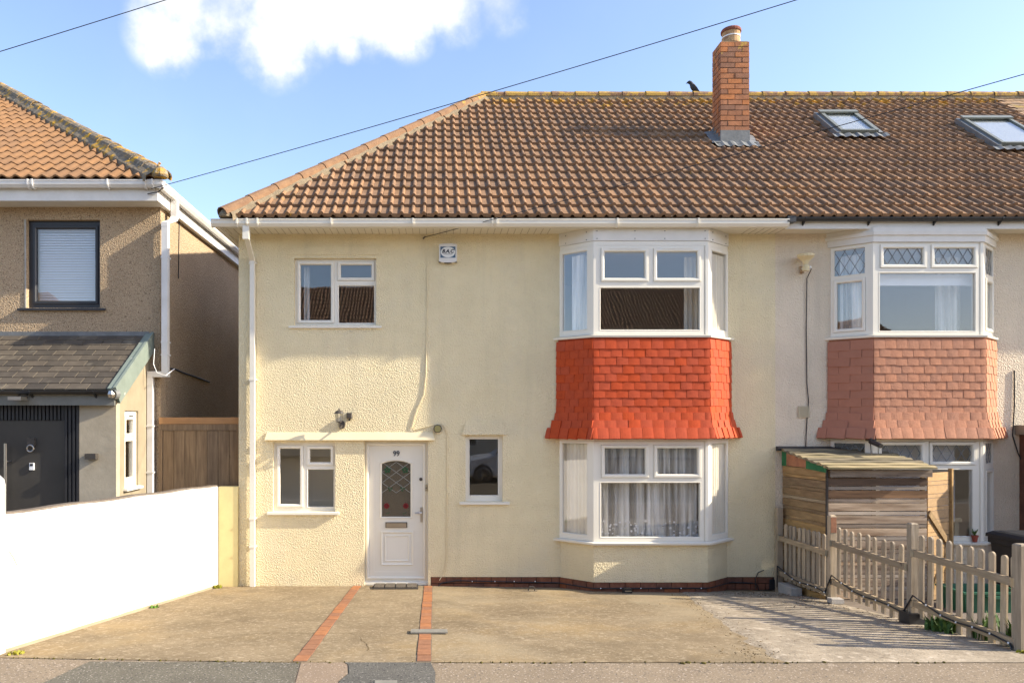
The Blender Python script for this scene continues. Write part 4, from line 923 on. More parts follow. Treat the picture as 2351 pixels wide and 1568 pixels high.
# ------------------------------------------------------------------ pale neighbour on the right
ZH2 = Z(557, 10.64); bay2h = (BAY2['BL'] + .06, BAY2['BR'] - .06)
wall_mb(XP, XR, -0.25, 5.27, 0.004, 0.26, [(*bay2h, ZU - .03, ZH2 + .02), (*bay2h, ZL0 - .02, ZL1 + .02)]).build('front_wall', M['pale'], nb)
MB().box(XR - .1, XR, 0.27, 7.19, -.2, 5.2).build('party_wall', M['room'], nb)
MB().box(XP + .07, XR - .11, 0.27, 7.19, 2.42, 2.62).build('upper_floor', M['room'], nb)
MB().box(XP + .07, XR - .11, 0.27, 7.19, 5.12, 5.2).build('upper_ceiling', M['room'], nb)
MB().box(XP + .07, XR - .11, 0.27, 7.19, -.14, -.04).build('lower_floor', M['dark_room'], nb)
MB().box(XP + .07, XR - .11, 3.4, 3.5, -.03, 2.41).box(XP + .07, XR - .11, 3.4, 3.5, 2.63, 5.11).build('room_wall', M['room'], nb)
xo2 = BAY2['FL'] + .062; sc2 = 1.0
def pan(a, b, t, bt, z0, sash, ex=None):
    q = (xf(a) - xo2, xf(b) - xo2, zf(bt) - z0, zf(t) - z0, sash); return q + ((ex,) if ex else ())
lead4 = leading(4, 'came', 1.0, 0.009)
uf2 = [pan(2028, 2119, 570, 607.6, ZU, True, lead4), pan(2145, 2236, 570, 607.6, ZU, True, lead4), pan(2019.6, 2239, 627, 760, ZU, False)]
lf2 = [pan(2024, 2114.6, 1022, 1059.5, ZL0 + .02, True, lead4), pan(2141, 2232.3, 1022, 1059.5, ZL0 + .02, True, lead4), pan(2019, 2232.3, 1078, 1231, ZL0 + .02, False)]
H2 = ZH2 - ZU
su = [(0.05, 0.45, zf(622) - ZU - .02, H2 - .05, False, leading(3, 'came', 1.6, .009)), (0.085, 0.41, .11, zf(638) - ZU - .03, True)]
sl = [(0.05, 0.45, zf(1062) - ZL0 - .04, HL - .03, False, leading(3, 'came', 1.6, .009)), (0.085, 0.41, .11, zf(1082) - ZL0 - .05, True)]
sru = [(q[0] + .03, q[1] + .03, *q[2:]) for q in su]; srl = [(q[0] + .03, q[1] + .03, *q[2:]) for q in sl]
bay_window(nb, BAY2, ZU, ZH2, uf2, su, sru, ZU - .045)
bay_window(nb, BAY2, ZL0 + .02, ZL1, lf2, sl, srl, ZL0 - .025)
tile_hanging(nb, BAY2, 2.205, ZU - .05, 12, M['pink'], 0.159, side_mat=M['pink_shaded'], side_tw=0.30, seed=9)
MB().loft([[(p[0], p[1], z) for p in footprint(BAY2, 0.0, 0.2)] for z in (ZL1 + .003, 2.24)]).build('bay_lintel', M['soffit'], nb)
MB().loft([[(p[0], p[1], z) for p in footprint(BAY2, -.012, 0.02)] for z in (-.2, ZL0 - .026)]).build('bay_render', M['pale'], nb)
MB().loft([[(p[0], p[1], z) for p in footprint(BAY2, d_, 0.05)] for d_, z in ((0.0, ZH2 + .003), (0.028, ZH2 + .004), (0.03, ZH2 + .095), (0.05, ZH2 + .10), (0.056, ZH2 + .15), (.04, ZH2 + .155), (.04, 5.248))]).build('cornice', M['board'], nb)
MB().box(XP, XR, -0.355, 0.0, 5.25, 5.275).build('soffit', M['soffit'], nb)
MB().box(XG, 13.0, -0.380, -0.356, 5.228, 5.345).build('fascia', M['board'], nb)
g2 = gutter('gutter', M['black'], nb, XG + .005, 13.0, -.384, 5.372, r=0.052, square=False)
MB().box(XG - .03, XG + .09, -.497, -.38, 5.30, 5.382).build('gutter_union', M['black'], g2)
b2 = MB().prism([(-.382, 5.372), (-.49, 5.374), (-.492, 5.36), (-.48, 5.33), (-.44, 5.312), (-.41, 5.29), (-.382, 5.27)], -.009, .009, 'x').mesh('bracket', M['black'])
for px in (1848, 1999, 2150, 2300): place('bracket', b2, g2, Matrix.Translation((X(px, 10.55), 0, 0)))
mb = MB(); mb.v = [(XP, EY + .03, EZ), (XR, EY + .03, EZ), (XR, RY, RZ - .025), (XP, RY, RZ - .025), (XP, BYD, EZ), (XR, BYD, EZ)]; mb.f = [(0, 1, 2, 3), (3, 2, 5, 4)]
roof2 = mb.build('roof', M['tile'], nb)
cells = []
for r in range(NROW):
    for k in range(int((XR - XP) / TW) + 1):
        x = XP + k * TW
        if x + TW > XR + .1: continue
        jit = Matrix.Translation((random.uniform(-.003, .003), random.uniform(-.006, .004), random.uniform(-.002, .003)))
        d_ = 11 + EY + r * GA * CT; px = CX + x * F / d_
        cells.append((px > 2365, r, tile_matrix(x, r * GA) @ jit))
cells.sort(key=lambda q: (q[0], q[1]))
for q in cells[:296]: place('tile', tile_me, roof2, q[2])
if cells[296:]: join_bm([(tsrc, q[2]) for q in cells[296:]]).build('tile', M['tile'], roof2, kind='stuff')
ridge(roof2, XP + .004, XR)
def rooflight(x0, x1, s0, s1, label):
    o0 = Vector((0, EY, EZ)); mtx = frame(o0 + US * s0 + NS * 0.10, (1, 0, 0), US, NS)
    l = s1 - s0; fw = .058
    mb = MB()
    mb.box(x0, x0 + fw, 0, l, -.05, .062).box(x1 - fw, x1, 0, l, -.05, .062).box(x0 + fw, x1 - fw, 0, fw * .9, -.05, .058).box(x0 + fw, x1 - fw, l - fw, l, -.05, .058).box(x0 - .02, x1 + .02, l - .08, l + .03, .059, .085)
    o = bpy.data.objects.new('rooflight', mb.mesh('rooflight', M['roof_frame'])); COL.objects.link(o); o.matrix_basis = mtx; attach(o, roof2) if False else attach(o, nb); o['label'] = label
    MB().box(x0 + fw - .01, x1 - fw + .01, fw * .8, l - fw, .036, .042).build('pane', M['roof_glass'], o)
    MB().box(x0 + fw - .01, x1 - fw + .01, fw * .8, l - fw, .0, .02).build('blind', M['blind'], o)
    sk = MB(); n = 20
    for j in range(2):
        for i in range(n + 1):
            x = x0 - .14 + (x1 - x0 + .28) * i / n; sk.v.append((x, -.02 - j * .13, .010 + .016 * math.sin(x / .1625 * 6.28) - j * .006))
    sk.f = [(i, i + 1, n + 2 + i, n + 1 + i) for i in range(n)]
    sk.box(x0 - .07, x0, -.03, l + .05, -.05, .03).box(x1, x1 + .07, -.03, l + .05, -.05, .03)
    sk.build('lead_flashing', M['lead'], o)
M['roof_frame'] = mat('grey_green_aluminium', (0.175, 0.185, 0.155), (0.15, 0.16, 0.135), 6, 0.45, spec=0.5)
rooflight(7.06, 7.72, 3.10, 4.06, 'smaller rooflight near the chimney')
rooflight(9.50, 10.36, 2.50, 3.74, 'larger rooflight at the right edge')
# brick porch at the right edge
pch = MB().box(8.735, 10.4, -1.05, 0.003, -.2, 2.26).build('porch', M['brick'], nb)
MB().box(8.66, 10.5, -1.15, 0.0, 2.26, 2.40).build('porch_fascia', M['roof_frame'], pch)
# plain tiled roof next along
far = thing('terraced_house', (15, 0, 0), 'house past the right edge, only its old plain clay tile roof showing', 'house')
MB().box(XR + .01, 19, 0.004, 7.4, -.2, 5.25).build('wall', M['pale'], far)
mb = MB(); mb.v = [(XR, EY + .03, EZ), (19, EY + .03, EZ), (19, RY, RZ - .02), (XR, RY, RZ - .02), (XR, BYD, EZ), (19, BYD, EZ)]; mb.f = [(0, 1, 2, 3), (3, 2, 5, 4)]
roof3 = mb.build('roof', M['plain_tile'], far)
pt = MB().box(0, .165, 0, .17, 0, .016); pm = pt.mesh('tile', M['plain_tile']); cells = []
for r in range(27, 53):
    for k in range(15):
        s = r * .102
        cells.append(tile_matrix(XR + .01 + k * .169 + (.084 if r % 2 else 0), s, lift=.022 + random.uniform(0, .006), tilt=.12 + random.uniform(-.02, .03)))
for q in cells[-290:]: place('tile', pm, roof3, q)
join_bm([(pt, q) for q in cells[:-290]]).build('tile', M['plain_tile'], roof3, kind='stuff')
ridge(roof3, XR + .01, 19)

# wall fittings on the pale house
lp = thing('wall_lamp', (X(1846), 0, Z(625)), 'yellowed bowl shaped lamp on a rusty bracket beside the pale house bay', 'wall lamp')
MB().box(X(1836), X(1844), -.03, .003, Z(628), Z(612)).build('bracket', M['rust'], lp)
MB().lathe([(.045, .0), (.05, .06), (.03, .09), (.04, .12), (.055, .15), (.115, .205), (.118, .24), (.10, .245)], (X(1850, 10.85), -.15, Z(622, 10.85)), 14).build('bowl', M['cream_plastic'], lp)
MB().tube([(X(1840), -.02, Z(618)), (X(1844), -.10, Z(620)), (X(1850), -.15, Z(618))], .018, 7).build('arm', M['bead'], lp)
def cable(pts, r, m, label, cat='cable', group=None): return MB().tube(pts, r, 5).build('cable', M[m], None, label=label, cat=cat, group=group)
cable([(X(1852), -.14, Z(622)), (X(1851), -.02, Z(640)), (X(1850.5), -.008, Z(760)), (X(1852), -.008, Z(880)), (X(1855.5), -.012, Z(920)), (X(1851), -.008, Z(980)), (X(1849), -.01, Z(1030))], .007, 'cable', 'black cable running down the pale wall from the yellowed lamp')
v = MB().box(X(1832), X(1858), -.016, .003, Z(958), Z(932)).build('wall_vent', M['vent'], None, label='square beige vent grille on the pale wall left of the pink tiles', cat='vent')
for k in range(7): MB().box(X(1836), X(1854), -.022, -.016, Z(954.5 - k * 3), Z(953.3 - k * 3)).build('louvre', M['vent'], v).matrix_parent_inverse = Matrix.Translation(-v.location)
cable([(X(2328), -.008, Z(850)), (X(2328), -.01, Z(930)), (X(2324), -.01, Z(1000)), (X(2335), -.02, Z(1040)), (X(2350), -.03, Z(1075))], .009, 'cable', 'black cable on the pale wall beside the brick porch')
cc = thing('security_camera', (X(2010, 10.45), -.45, Z(1020, 10.45)), 'black security camera under the left corner of the pink tiles', 'camera')
MB().box(X(1999, 10.5), X(2012, 10.5), -.50, -.37, Z(1012, 10.5), Z(1006, 10.5)).build('bracket', M['black'], cc)
MB().tube([(X(2008, 10.45), -.45, Z(1013, 10.45)), (X(2026, 10.35), -.62, Z(1024, 10.35))], .035, 10).build('body', M['black'], cc)
MB().tube([(X(2006, 10.5), -.42, Z(1015, 10.5)), (X(2005, 10.55), -.40, Z(1040, 10.55))], .006, 5).build('lead', M['cable'], cc)

# ------------------------------------------------------------------ neighbour on the left
XL, YL, DL = -4.16, 0.2, 11.2
lh = thing('detached_house', (-6, YL, 0), 'brown pebbledashed house on the left with a slate roofed porch and orange tiled roof', 'house')
LW = (61, 229.6, 505, 707)
lhole = (X(LW[0], DL), X(LW[1], DL), Z(LW[3], DL), Z(LW[2], DL))
wall_mb(-8.5, XL, -0.1, 5.766, YL, YL + .26, [lhole]).build('front_wall', M['dash'], lh)
MB().box(XL - .26, XL, YL + .27, 9, -.1, 5.766).build('side_wall', M['dash'], lh)
MB().box(-8, XL, 9, 9.2, -.1, 5.766).build('rear_wall', M['dash'], lh)
MB().box(-7.9, XL - .27, YL + .27, 8.9, 2.5, 2.7).build('upper_floor', M['room'], lh)
MB().box(-7.9, XL - .27, YL + .27, 8.9, 5.6487, 5.702).build('upper_ceiling', M['room'], lh)
MB().box(-7.9, XL - .27, 3, 3.1, 2.71, 5.638).build('room_wall', M['room'], lh)
lw_, lh_ = lhole[1] - lhole[0], lhole[3] - lhole[2]
window(lh, Matrix.Translation((lhole[0], YL + .07, lhole[2])), lw_, lh_, [(X(78, DL) - lhole[0], X(214, DL) - lhole[0], Z(690, DL) - lhole[2], Z(523, DL) - lhole[2], True)], frame_m='anthracite', sash_m='anthracite', sill=(.12, .12, .09))
MB().prism([(lhole[0] - .02, lhole[2]), (lhole[0] - .004, lhole[2]), (lhole[0] - .004, lhole[3]), (lhole[0] - .03, lhole[3])], YL - .012, YL + .05, 'y').build('reveal_edge', M['block'], lh)
bl = thing('venetian_blind', (X(146, DL), YL + .2, Z(690, DL)), 'white venetian blind closed behind the black framed window', 'blind')
MB().box(X(78, DL), X(214, DL), YL + .15, YL + .18, Z(523, DL), Z(517, DL)).build('head_rail', M['blind'], bl)
sl_ = MB().add([(-.5, -.009, -.0155), (.5, -.009, -.0155), (.5, .009, .0155), (-.5, .009, .0155)], [(0, 1, 2, 3)]).mesh('slat', M['blind'])
zz = Z(523, DL) - .02
while zz > Z(692, DL):
    place('slat', sl_, bl, Matrix.Translation((X(146, DL), YL + .165, zz)) @ Matrix.Diagonal((X(214, DL) - X(78, DL), 1, 1, 1))); zz -= .040
# eaves
MB().box(-8.5, -4.1013, -0.12, YL, 5.7073, 5.734).build('soffit', M['board'], lh)
MB().box(-8.5, -4.0747, -0.1456, -0.12, 5.702, 5.9153).box(-4.1013, -4.0747, -0.12, 8.5, 5.702, 5.9153).build('fascia', M['upvc_old'], lh)
MB().box(XL, -4.1024, YL, 8.5, 5.7073, 5.734).build('side_soffit', M['board'], lh)
gl = gutter('gutter', M['upvc_old'], lh, -8.5, -3.968, -0.1477, 5.974)
MB().prism([(-4.0725, 5.974), (-4.0725, 5.8833), (-4.0427, 5.8641), (-3.9947, 5.8673), (-3.9627, 5.9153), (-3.9595, 5.974)], -0.2267, 8.5, 'y').build('side_gutter', M['upvc_old'], lh)
b3 = MB().prism([(-0.152, 5.8567), (-0.184, 5.8513), (-0.232, 5.8567), (-0.2693, 5.9047), (-0.2747, 5.9847), (-0.152, 5.9847)], -.011, .011, 'x').mesh('bracket', M['upvc_old'])
for px in (64, 74, 247, 333, 350): place('bracket', b3, gl, Matrix.Translation((X(px, 10.752), 0, 0)))
ldp = MB(); sqtube(ldp, [(-4.016, 0.4133, 5.8727), (-4.016, 0.4133, 5.6167), (-4.0267, 0.3707, 5.5527), (-4.0533, 0.1147, 5.446), (-4.0533, 0.1147, 5.382)], .048)
sqtube(ldp, [(-4.0533, 0.1147, 5.4247), (-4.0533, 0.1147, Z(858, 11.115))], .046); ldp.box(-4.3147, -4.0, 0.072, 0.1627, Z(858, 11.115) - .05, Z(858, 11.115) + .035)
sqtube(ldp, [(-4.2773, 0.1147, Z(858, 11.115) - .05), (-4.2773, 0.1147, 0.2)], .040)
ldp = ldp.build('downpipe', M['upvc_old'], lh, label='white square downpipe with two bends at the corner')
for (xx, py) in ((-4.0533, 592), (-4.0533, 786), (-4.0533, 815), (-4.2773, 978), (-4.2773, 1084)): MB().box(xx - .053, xx + .053, 0.1147 - .05, 0.1968, Z(py, 11.115) - .012, Z(py, 11.115) + .012).build('pipe_clip', M['upvc_old'], ldp)
# roof of the left house: hip falls to the right-hand corner
T2 = .674; A2 = math.atan(T2); U2 = Vector((0, math.cos(A2), math.sin(A2))); N2 = Vector((0, -math.sin(A2), math.cos(A2)))
EX2, EY2, EZ2 = -3.9893, -0.216, 5.9953; RUN = 5.76
def at2(s): return EY2 + s * math.cos(A2)
mb = MB(); ap = (EX2 - RUN, EY2 + RUN, EZ2 + RUN * T2 - .02)
mb.v = [(-10.8, EY2 + .03, EZ2), (EX2 - .03, EY2 + .03, EZ2), ap, (EX2 - .03, EY2 + 2 * RUN, EZ2), (-10.8, EY2 + 2 * RUN, EZ2)]; mb.f = [(0, 1, 2), (1, 3, 2), (3, 4, 2), (4, 0, 2)]
roofl = mb.build('roof', M['tile_left'], lh)
lsrc = tile_mb(.39, .347 + .085, 2, rh=.045, wave=True, th=.026); lme = lsrc.mesh('tile', M['tile_left']); gl_ = .347
o2 = Vector((0, EY2, EZ2))
for r in range(19):
    s = r * gl_; c = math.cos(A2); xh0 = EX2 - s * c; xh1 = EX2 - (s + gl_ + .085) * c
    for k in range(1, 20):
        x = EX2 + .12 - k * .39
        if x > xh0 - .03 or x < -10.6: continue
        mt_ = tile_matrix(x, s, o2, U2, N2, lift=.028, tilt=math.atan2(.018, gl_)) @ Matrix.Translation((random.uniform(-.004, .004), random.uniform(-.005, .005), random.uniform(-.002, .002)))
        if x + .39 <= xh1: place('tile', lme, roofl, mt_)
        else:
            bm = bmesh.new(); me = lsrc.mesh('tile', M['tile_left']); bm.from_mesh(me)
            bmesh.ops.bisect_plane(bm, geom=bm.verts[:] + bm.edges[:] + bm.faces[:], plane_co=Vector((xh0 - x - .02, 0, 0)), plane_no=Vector((1, c, 0)).normalized(), clear_outer=True)
            bm.to_mesh(me); bm.free()
            if len(me.polygons): place('tile', me, roofl, mt_)
ha, hb_ = Vector((EX2 + .03, EY2 - .02, EZ2 + .03)), Vector((EX2 - RUN, EY2 + RUN, EZ2 + RUN * T2 + .06)); nh = 19; hd = (hb_ - ha) / nh
for i in range(nh):
    r_ = .125 + random.uniform(-.008, .012)
    q = half_round(ha + hd * i + Vector((0, 0, random.uniform(-.012, .012))), ha + hd * (i + 1.03) + Vector((0, 0, random.uniform(-.008, .008))), r_, 8)
    q.build('hip_tile', M['hip_left'], roofl)
mb = MB(); rr_ = []
for i in range(49):
    p = ha + (hb_ - ha) * i / 48; x = p.x
    rr_.append([(x - .02, p.y - .02, p.z + .06), (x - .14, p.y - .05, p.z + .05), (x - .23 + random.uniform(-.02, .02), p.y - .07, EZ2 + (p.y - .07 - EY2) * T2 + .09), (x - .24, p.y - .08, EZ2 + (p.y - .08 - EY2) * T2)])
for i in range(48):
    k = len(mb.v); mb.v += rr_[i] + rr_[i + 1]; mb.f += [(k + j, k + j + 1, k + 5 + j, k + 4 + j) for j in range(3)]
mb.build('hip_mortar', M['hip_left'], roofl)
mb = MB().lathe([(.10, 0.0), (.115, .03), (.10, .10), (.05, .15), (.001, .16)], (EX2 + .0, EY2 - .04, EZ2 + .01), 10).build('hip_end', M['hip_left'], roofl)
MB().tube([(EX2 - .03, EY2 - .06, EZ2 + .10), (EX2 - .02, EY2 - .07, EZ2 + .18), (EX2 - .0, EY2 - .07, EZ2 + .215), (EX2 + .02, EY2 - .08, EZ2 + .20)], [.018, .025, .02, .008], 6).build('hip_iron', M['pot'], roofl)
# porch with slate roof
PX, PY = -4.3285, -0.9733
px0, px1 = -8.2, PX
d0, d1 = -6.3467, X(182, 10.027)
wall_mb(px0, px1, 0.0, 2.7367, PY, PY + .12, [(d0, d1, -1, 2.7153)]).build('porch_front', M['grey_render'], lh)
g0, g1 = -0.696, -0.2267
sw_ = MB(); swz0, swz1 = 1.526, 2.6087
# side wall (in the y-z plane) built as a panel with an opening
ys = [PY + .12, g0, g1, YL]
def top(y): return 2.7367 + (y - PY) / (YL - PY) * .85
for (a, b, za, zb, zc, zd) in ((PY + .121, g0, 0.0, 0.0, top(PY + .121), top(g0)), (g1, YL, 0.0, 0.0, top(g1), top(YL)), (g0, g1, 0.2, 0.2, swz0, swz0), (g0, g1, swz1, swz1, top(g0), top(g1))):
    sw_.add([(PX, a, za), (PX, b, zb), (PX, b, zd), (PX, a, zc), (PX - .12, a, za), (PX - .12, b, zb), (PX - .12, b, zd), (PX - .12, a, zc)], [(0, 1, 2, 3), (7, 6, 5, 4), (0, 4, 5, 1), (1, 5, 6, 2), (2, 6, 7, 3), (3, 7, 4, 0)])
sw_.build('porch_side', M['pale_cement'], lh)
wm = frame((PX - .03, g0, swz0), (0, 1, 0), (-1, 0, 0), (0, 0, 1)); ww, wh = g1 - g0, swz1 - swz0
pw = window(lh, wm, ww, wh, [(.09, ww - .09, .13, wh * .60, False), (.10, ww - .10, wh * .70, wh - .13, True)], sill=(.09, .05, .05), sw=.045)
MB().box(ww * .5 - .05, ww * .5 + .08, -.022, -.016, wh - .085, wh - .07).build('trickle_vent', M['black'], pw)
# dark door
dd = MB().box(d0 - .0, X(160, 10.08), PY + .05, PY + .10, 0.1, Z(966, 10.08)).build('porch_door', M['grey_door'], lh, label='dark grey porch door')
dfm = MB().box(X(146, 10.027), d1, PY + .02, PY + .11, .1, 2.7047)
for k in range(4): dfm.box(X(149 + k * 9, 10.027), X(154 + k * 9, 10.027), PY - .005, PY + .02, .1, 2.7025)
dfm.box(d0, X(146, 10.027), PY + .06, PY + .11, Z(966, 10.08), 2.7047)
dfm = dfm.build('porch_door_frame', M['anthracite'], lh)
rb = MB().box(-.017, .017, -.02, .02, 0, .21).mesh('slat', M['anthracite'])
x = d0 + .03
while x < X(144, 10.027): place('slat', rb, dfm, Matrix.Translation((x, PY + .045, 2.4753))); x += .052
MB().tube([(X(10, 9.973), PY - .03, Z(1018, 9.973)), (X(10, 9.973), PY - .03, .9)], .018, 8).build('pull_handle', M['chrome'], dd)
MB().tube([(X(10, 9.973), PY - .03, Z(1060, 9.973)), (X(10, 9.973) + .02, PY + .05, Z(1060, 9.973))], .012, 6).build('handle_stud', M['chrome'], dd)
kx, kz = X(69, 10.027), Z(1020, 10.027)
kn = MB().disc((kx, kz + .02), .055, PY + .015, PY + .05, 14, .065); kn.disc((kx - .03, kz + .07), .022, PY + .02, PY + .05, 8); kn.disc((kx + .03, kz + .07), .022, PY + .02, PY + .05, 8); kn = kn.build('door_knocker', M['iron'], dd)
MB().tube([(kx + .045 * math.sin(t), PY + .005, kz - .055 + .045 * math.cos(t)) for t in [2 * math.pi * j / 14 for j in range(15)]], .010, 6).build('knocker_ring', M['chrome'], dd)
kp = MB().box(X(64.5, 10.027), X(74.5, 10.027), PY + .028, PY + .05, Z(1079, 10.027), Z(1063, 10.027)).build('video_bell', M['bead'], dd); MB().box(X(66, 10.027), X(73, 10.027), PY + .025, PY + .028, Z(1070, 10.027), Z(1064.5, 10.027)).build('bell_lens', M['black'], dd)
# porch roof: slates one by one
M['slate_bed'] = mat('pale_slate_bed', (0.34, 0.29, 0.21), (0.27, 0.23, 0.17), 9, 0.9)
PT = Vector((0, 1.30, .875)); PU = PT.normalized(); PN = Vector((0, -PU.z, PU.y)); PE = Vector((0, PY - .13, 2.87)); plen = 1.60
mb = MB(); a = PE; b = PE + PU * plen
mb.v = [(px0, a.y, a.z), (PX + .06, a.y, a.z), (PX + .06, b.y, b.z), (px0, b.y, b.z), (px0, a.y, a.z - .06), (PX + .06, a.y, a.z - .06), (PX + .06, b.y, b.z - .06), (px0, b.y, b.z - .06)]
mb.f = [(0, 1, 2, 3), (7, 6, 5, 4), (0, 4, 5, 1), (1, 5, 6, 2), (2, 6, 7, 3), (3, 7, 4, 0)]
pr = mb.build('porch_roof', M['slate_bed'], lh)
sme = MB().box(.006, .279, 0, .32, 0, .012).mesh('slate', M['slate']); sme.materials.append(M['slate_edge'])
for f_ in sme.polygons:
    if abs(f_.normal.z) < .5: f_.material_index = 1
for r in range(10):
    x = PX - .045 - (.143 if r % 2 else 0) - .286
    if r % 2: place('slate', sme, pr, tile_matrix(x + .286, r * .157, PE, PU, PN, lift=.006 + .008, tilt=.054) @ Matrix.Diagonal((.5, 1, 1, 1)))
    while x > px0:
        place('slate', sme, pr, tile_matrix(x, r * .157 + random.uniform(-.004, .004), PE, PU, PN, lift=.006 + .008 + random.uniform(0, .002), tilt=.054)); x -= .286
vb = MB(); 
def pp(s, n, x): q = PE + PU * s + PN * n; return (x, q.y, q.z)
for (x0_, x1_, n0_, n1_) in ((PX - .045, PX + .035, .012, .05), (PX + .035, PX + .075, -.19, .065)):
    s0_, s1_ = -.02, plen - .02
    vs = [pp(s, n, x) for s in (s0_, s1_) for n in (n0_, n1_) for x in (x0_, x1_)]
    vb.add(vs, [(0, 1, 3, 2), (4, 6, 7, 5), (0, 4, 5, 1), (2, 3, 7, 6), (0, 2, 6, 4), (1, 5, 7, 3)])
vb.build('verge_board', M['green_lead'], lh)
MB().box(px0, PX + .03, PY - .12, PY - .09, 2.6727, 2.822).build('porch_fascia', M['grey_board'], lh)
pg = gutter('porch_gutter', M['black'], lh, px0, PX + .07, PY - .121, 2.87, r=.052, square=False)
for px in (72, 218): place('bracket', b2, pg, Matrix.Translation((X(px, 9.867), PY - .121 + .384, 2.87 - 5.372)))
MB().box(px0, PX, YL - .03, YL + .001, 3.75, 3.814).build('porch_flashing', M['lead'], lh)
# fittings on the porch
fl_ = thing('floodlight', (X(45, 9.813), PY - .2, Z(920, 9.813)), 'silver floodlight on a bracket above the grey porch door', 'floodlight')
MB().box(X(30, 9.813), X(60, 9.813), PY - .34, PY - .16, Z(919, 9.813), Z(911, 9.813)).build('lamp_body', M['chrome'], fl_)
MB().tube([(X(36, 9.813), PY - .2, Z(912, 9.813)), (X(40, 9.813), PY - .12, Z(903, 9.813)), (X(54, 9.813), PY - .12, Z(903, 9.813)), (X(58, 9.813), PY - .2, Z(912, 9.813))], .012, 6).build('bracket', M['iron'], fl_)
dc = thing('dome_camera', (X(256, 9.867), PY - .16, Z(906, 9.867)), 'silver dome camera at the right end of the porch fascia', 'camera')
MB().tube([(X(262, 9.867), PY - .09, Z(904, 9.867)), (X(258, 9.867), PY - .15, Z(905, 9.867))], [.075, .07], 12).build('base', M['lead'], dc)
MB().lathe([(.001, -.055), (.04, -.045), (.055, 0), (.04, .045), (.001, .055)], (X(254, 9.813), PY - .19, Z(905, 9.813)), 12).build('dome', M['chrome'], dc)
wl = thing('wall_light', (X(209, 9.973), PY - .05, Z(1054, 9.973)), 'dark box wall light beside the grey porch door', 'wall light')
MB().prism([(X(197, 9.973), PY), (X(197, 9.973), PY - .09), (X(222, 9.973), PY - .09), (X(222, 9.973), PY)], Z(1054, 9.973), Z(1041, 9.973)).build('shade', M['iron'], wl)
cable([(XL + .012, YL + .15, Z(842, 11.36)), (XL + .014, YL + .3, Z(846, 11.52)), (XL + .012, YL + .6, Z(848, 11.84)), (XL + .012, YL + 1.0, Z(857, 12.267)), (XL + .012, YL + 1.6, Z(866, 12.907)), (XL + .01, YL + 2.4, Z(878, 13.76))], .014, 'cable', 'grey cable sagging across the pebbledashed side wall above the wooden gate')
cable([(-3.9467, -0.248, Z(430, 10.752)), (-4.032, -0.2267, Z(441, 10.773)), (-4.2133, -0.1627, Z(445, 10.827))], .008, 'cable', 'short black cable tail at the corner of the left house gutter')

# ------------------------------------------------------------------ side gate between the houses
ga, gb = Vector((-4.155, .14, 0)), Vector((X0 - .012, .17, 0)); gd = (gb - ga); glen = gd.length; gd.normalize(); gn = Vector((-gd.y, gd.x, 0))
gate = thing('wooden_gate', ((ga.x + gb.x) / 2, .15, 0), 'tall weathered wooden side gate with an orange top rail between the two houses', 'gate')
gm = frame(ga, gd, gn, (0, 0, 1)); ztop = Z(958, 11.12)
n = 7; w = (glen - .06) / n; plm = MB().box(.003, w - .004, 0, .02, .1, ztop - .20).mesh('plank', M['wood_v'])
for i in range(n): place('plank', plm, gate, gm @ Matrix.Translation((.05 + i * w, random.uniform(0, .006), random.uniform(-.004, .004))))
for nm, z0_, z1_, yo, m_ in (('top_rail', ztop - .10, ztop, -.02, 'wood_top'), ('rail', ztop - .195, ztop - .102, -.012, 'wood_v')):
    place(nm, MB().box(0, glen, yo, .03, z0_, z1_).mesh(nm, M[m_]), gate, gm)
place('post', MB().box(0, .045, -.008, .05, .1, ztop - .2).mesh('post', M['wood_v']), gate, gm)

# ------------------------------------------------------------------ white boundary wall and yellow return
def wx(y): return -3.2 + 0.1372 * y
bw = thing('boundary_wall', (-3.6, -2.3, .2), 'white painted garden wall along the left of the drive', 'wall')
mb = MB(); n = 16; ysw = lin(-4.46, -0.06, n); rings = []
for y in ysw:
    zt = 1.495 + (-y) / 4.41 * .138 + .006 * math.sin(y * 5); x = wx(y)
    rings.append([(x, y, gz(x, y) - .12), (x, y, gz(x, y) + .45), (x + .003 * math.sin(y * 7), y, zt - .012), (x - .012, y, zt), (x - .13, y, zt), (x - .14, y, gz(x, y) - .3)])
mb.loft(rings).build('wall_face', M['white_wall'], bw)
mb = MB(); rings = []
for y in ysw:
    zt = 1.495 + (-y) / 4.41 * .138 + .006 * math.sin(y * 5); x = wx(y)
    rings.append([(x - .010, y, zt - .002), (x - .018 + random.uniform(-.004, .004), y, zt + .016), (x - .13, y, zt + .016), (x - .135, y, zt - .002)])
mb.loft(rings).build('coping', M['mortar'], bw)
mb = MB(); rings = []
for y in ysw:
    x = wx(y); rings.append([(x - .01, y, gz(x, y) - .03), (x + .012 + random.uniform(0, .004), y, gz(x, y) - .03), (x + .006, y, gz(x, y) + .022 + random.uniform(0, .012)), (x - .01, y, gz(x, y) + .03)])
mb.loft(rings).build('base_fillet', M['pale_cement'], bw)
MB().add([(wx(y) + .004 + .002, y, z) for y, z in ((-4.46, 1.50), (-4.28, 1.51), (-4.29, 1.40), (-4.27, 1.32), (-4.31, 1.27), (-4.28, 1.20), (-4.30, 1.14), (-4.36, 1.24), (-4.41, 1.30), (-4.46, 1.29))], [tuple(range(10))]).build('bare_patch', M['smooth_cream'], bw)
pl_ = thing('gate_post', (-3.87, -4.52, .4), 'white round topped post at the street end of the boundary wall', 'gate post')
MB().loft([[(-3.875 - .11, -4.62, z), (-3.80 - i, -4.62 + i * .5, z), (-3.80 - i, -4.468, z), (-3.875 - .11, -4.468, z)] for i, z in ((0, .2), (0, 1.90), (.012, 1.95), (.05, 1.985))]).build('shaft', M['white_wall'], pl_)
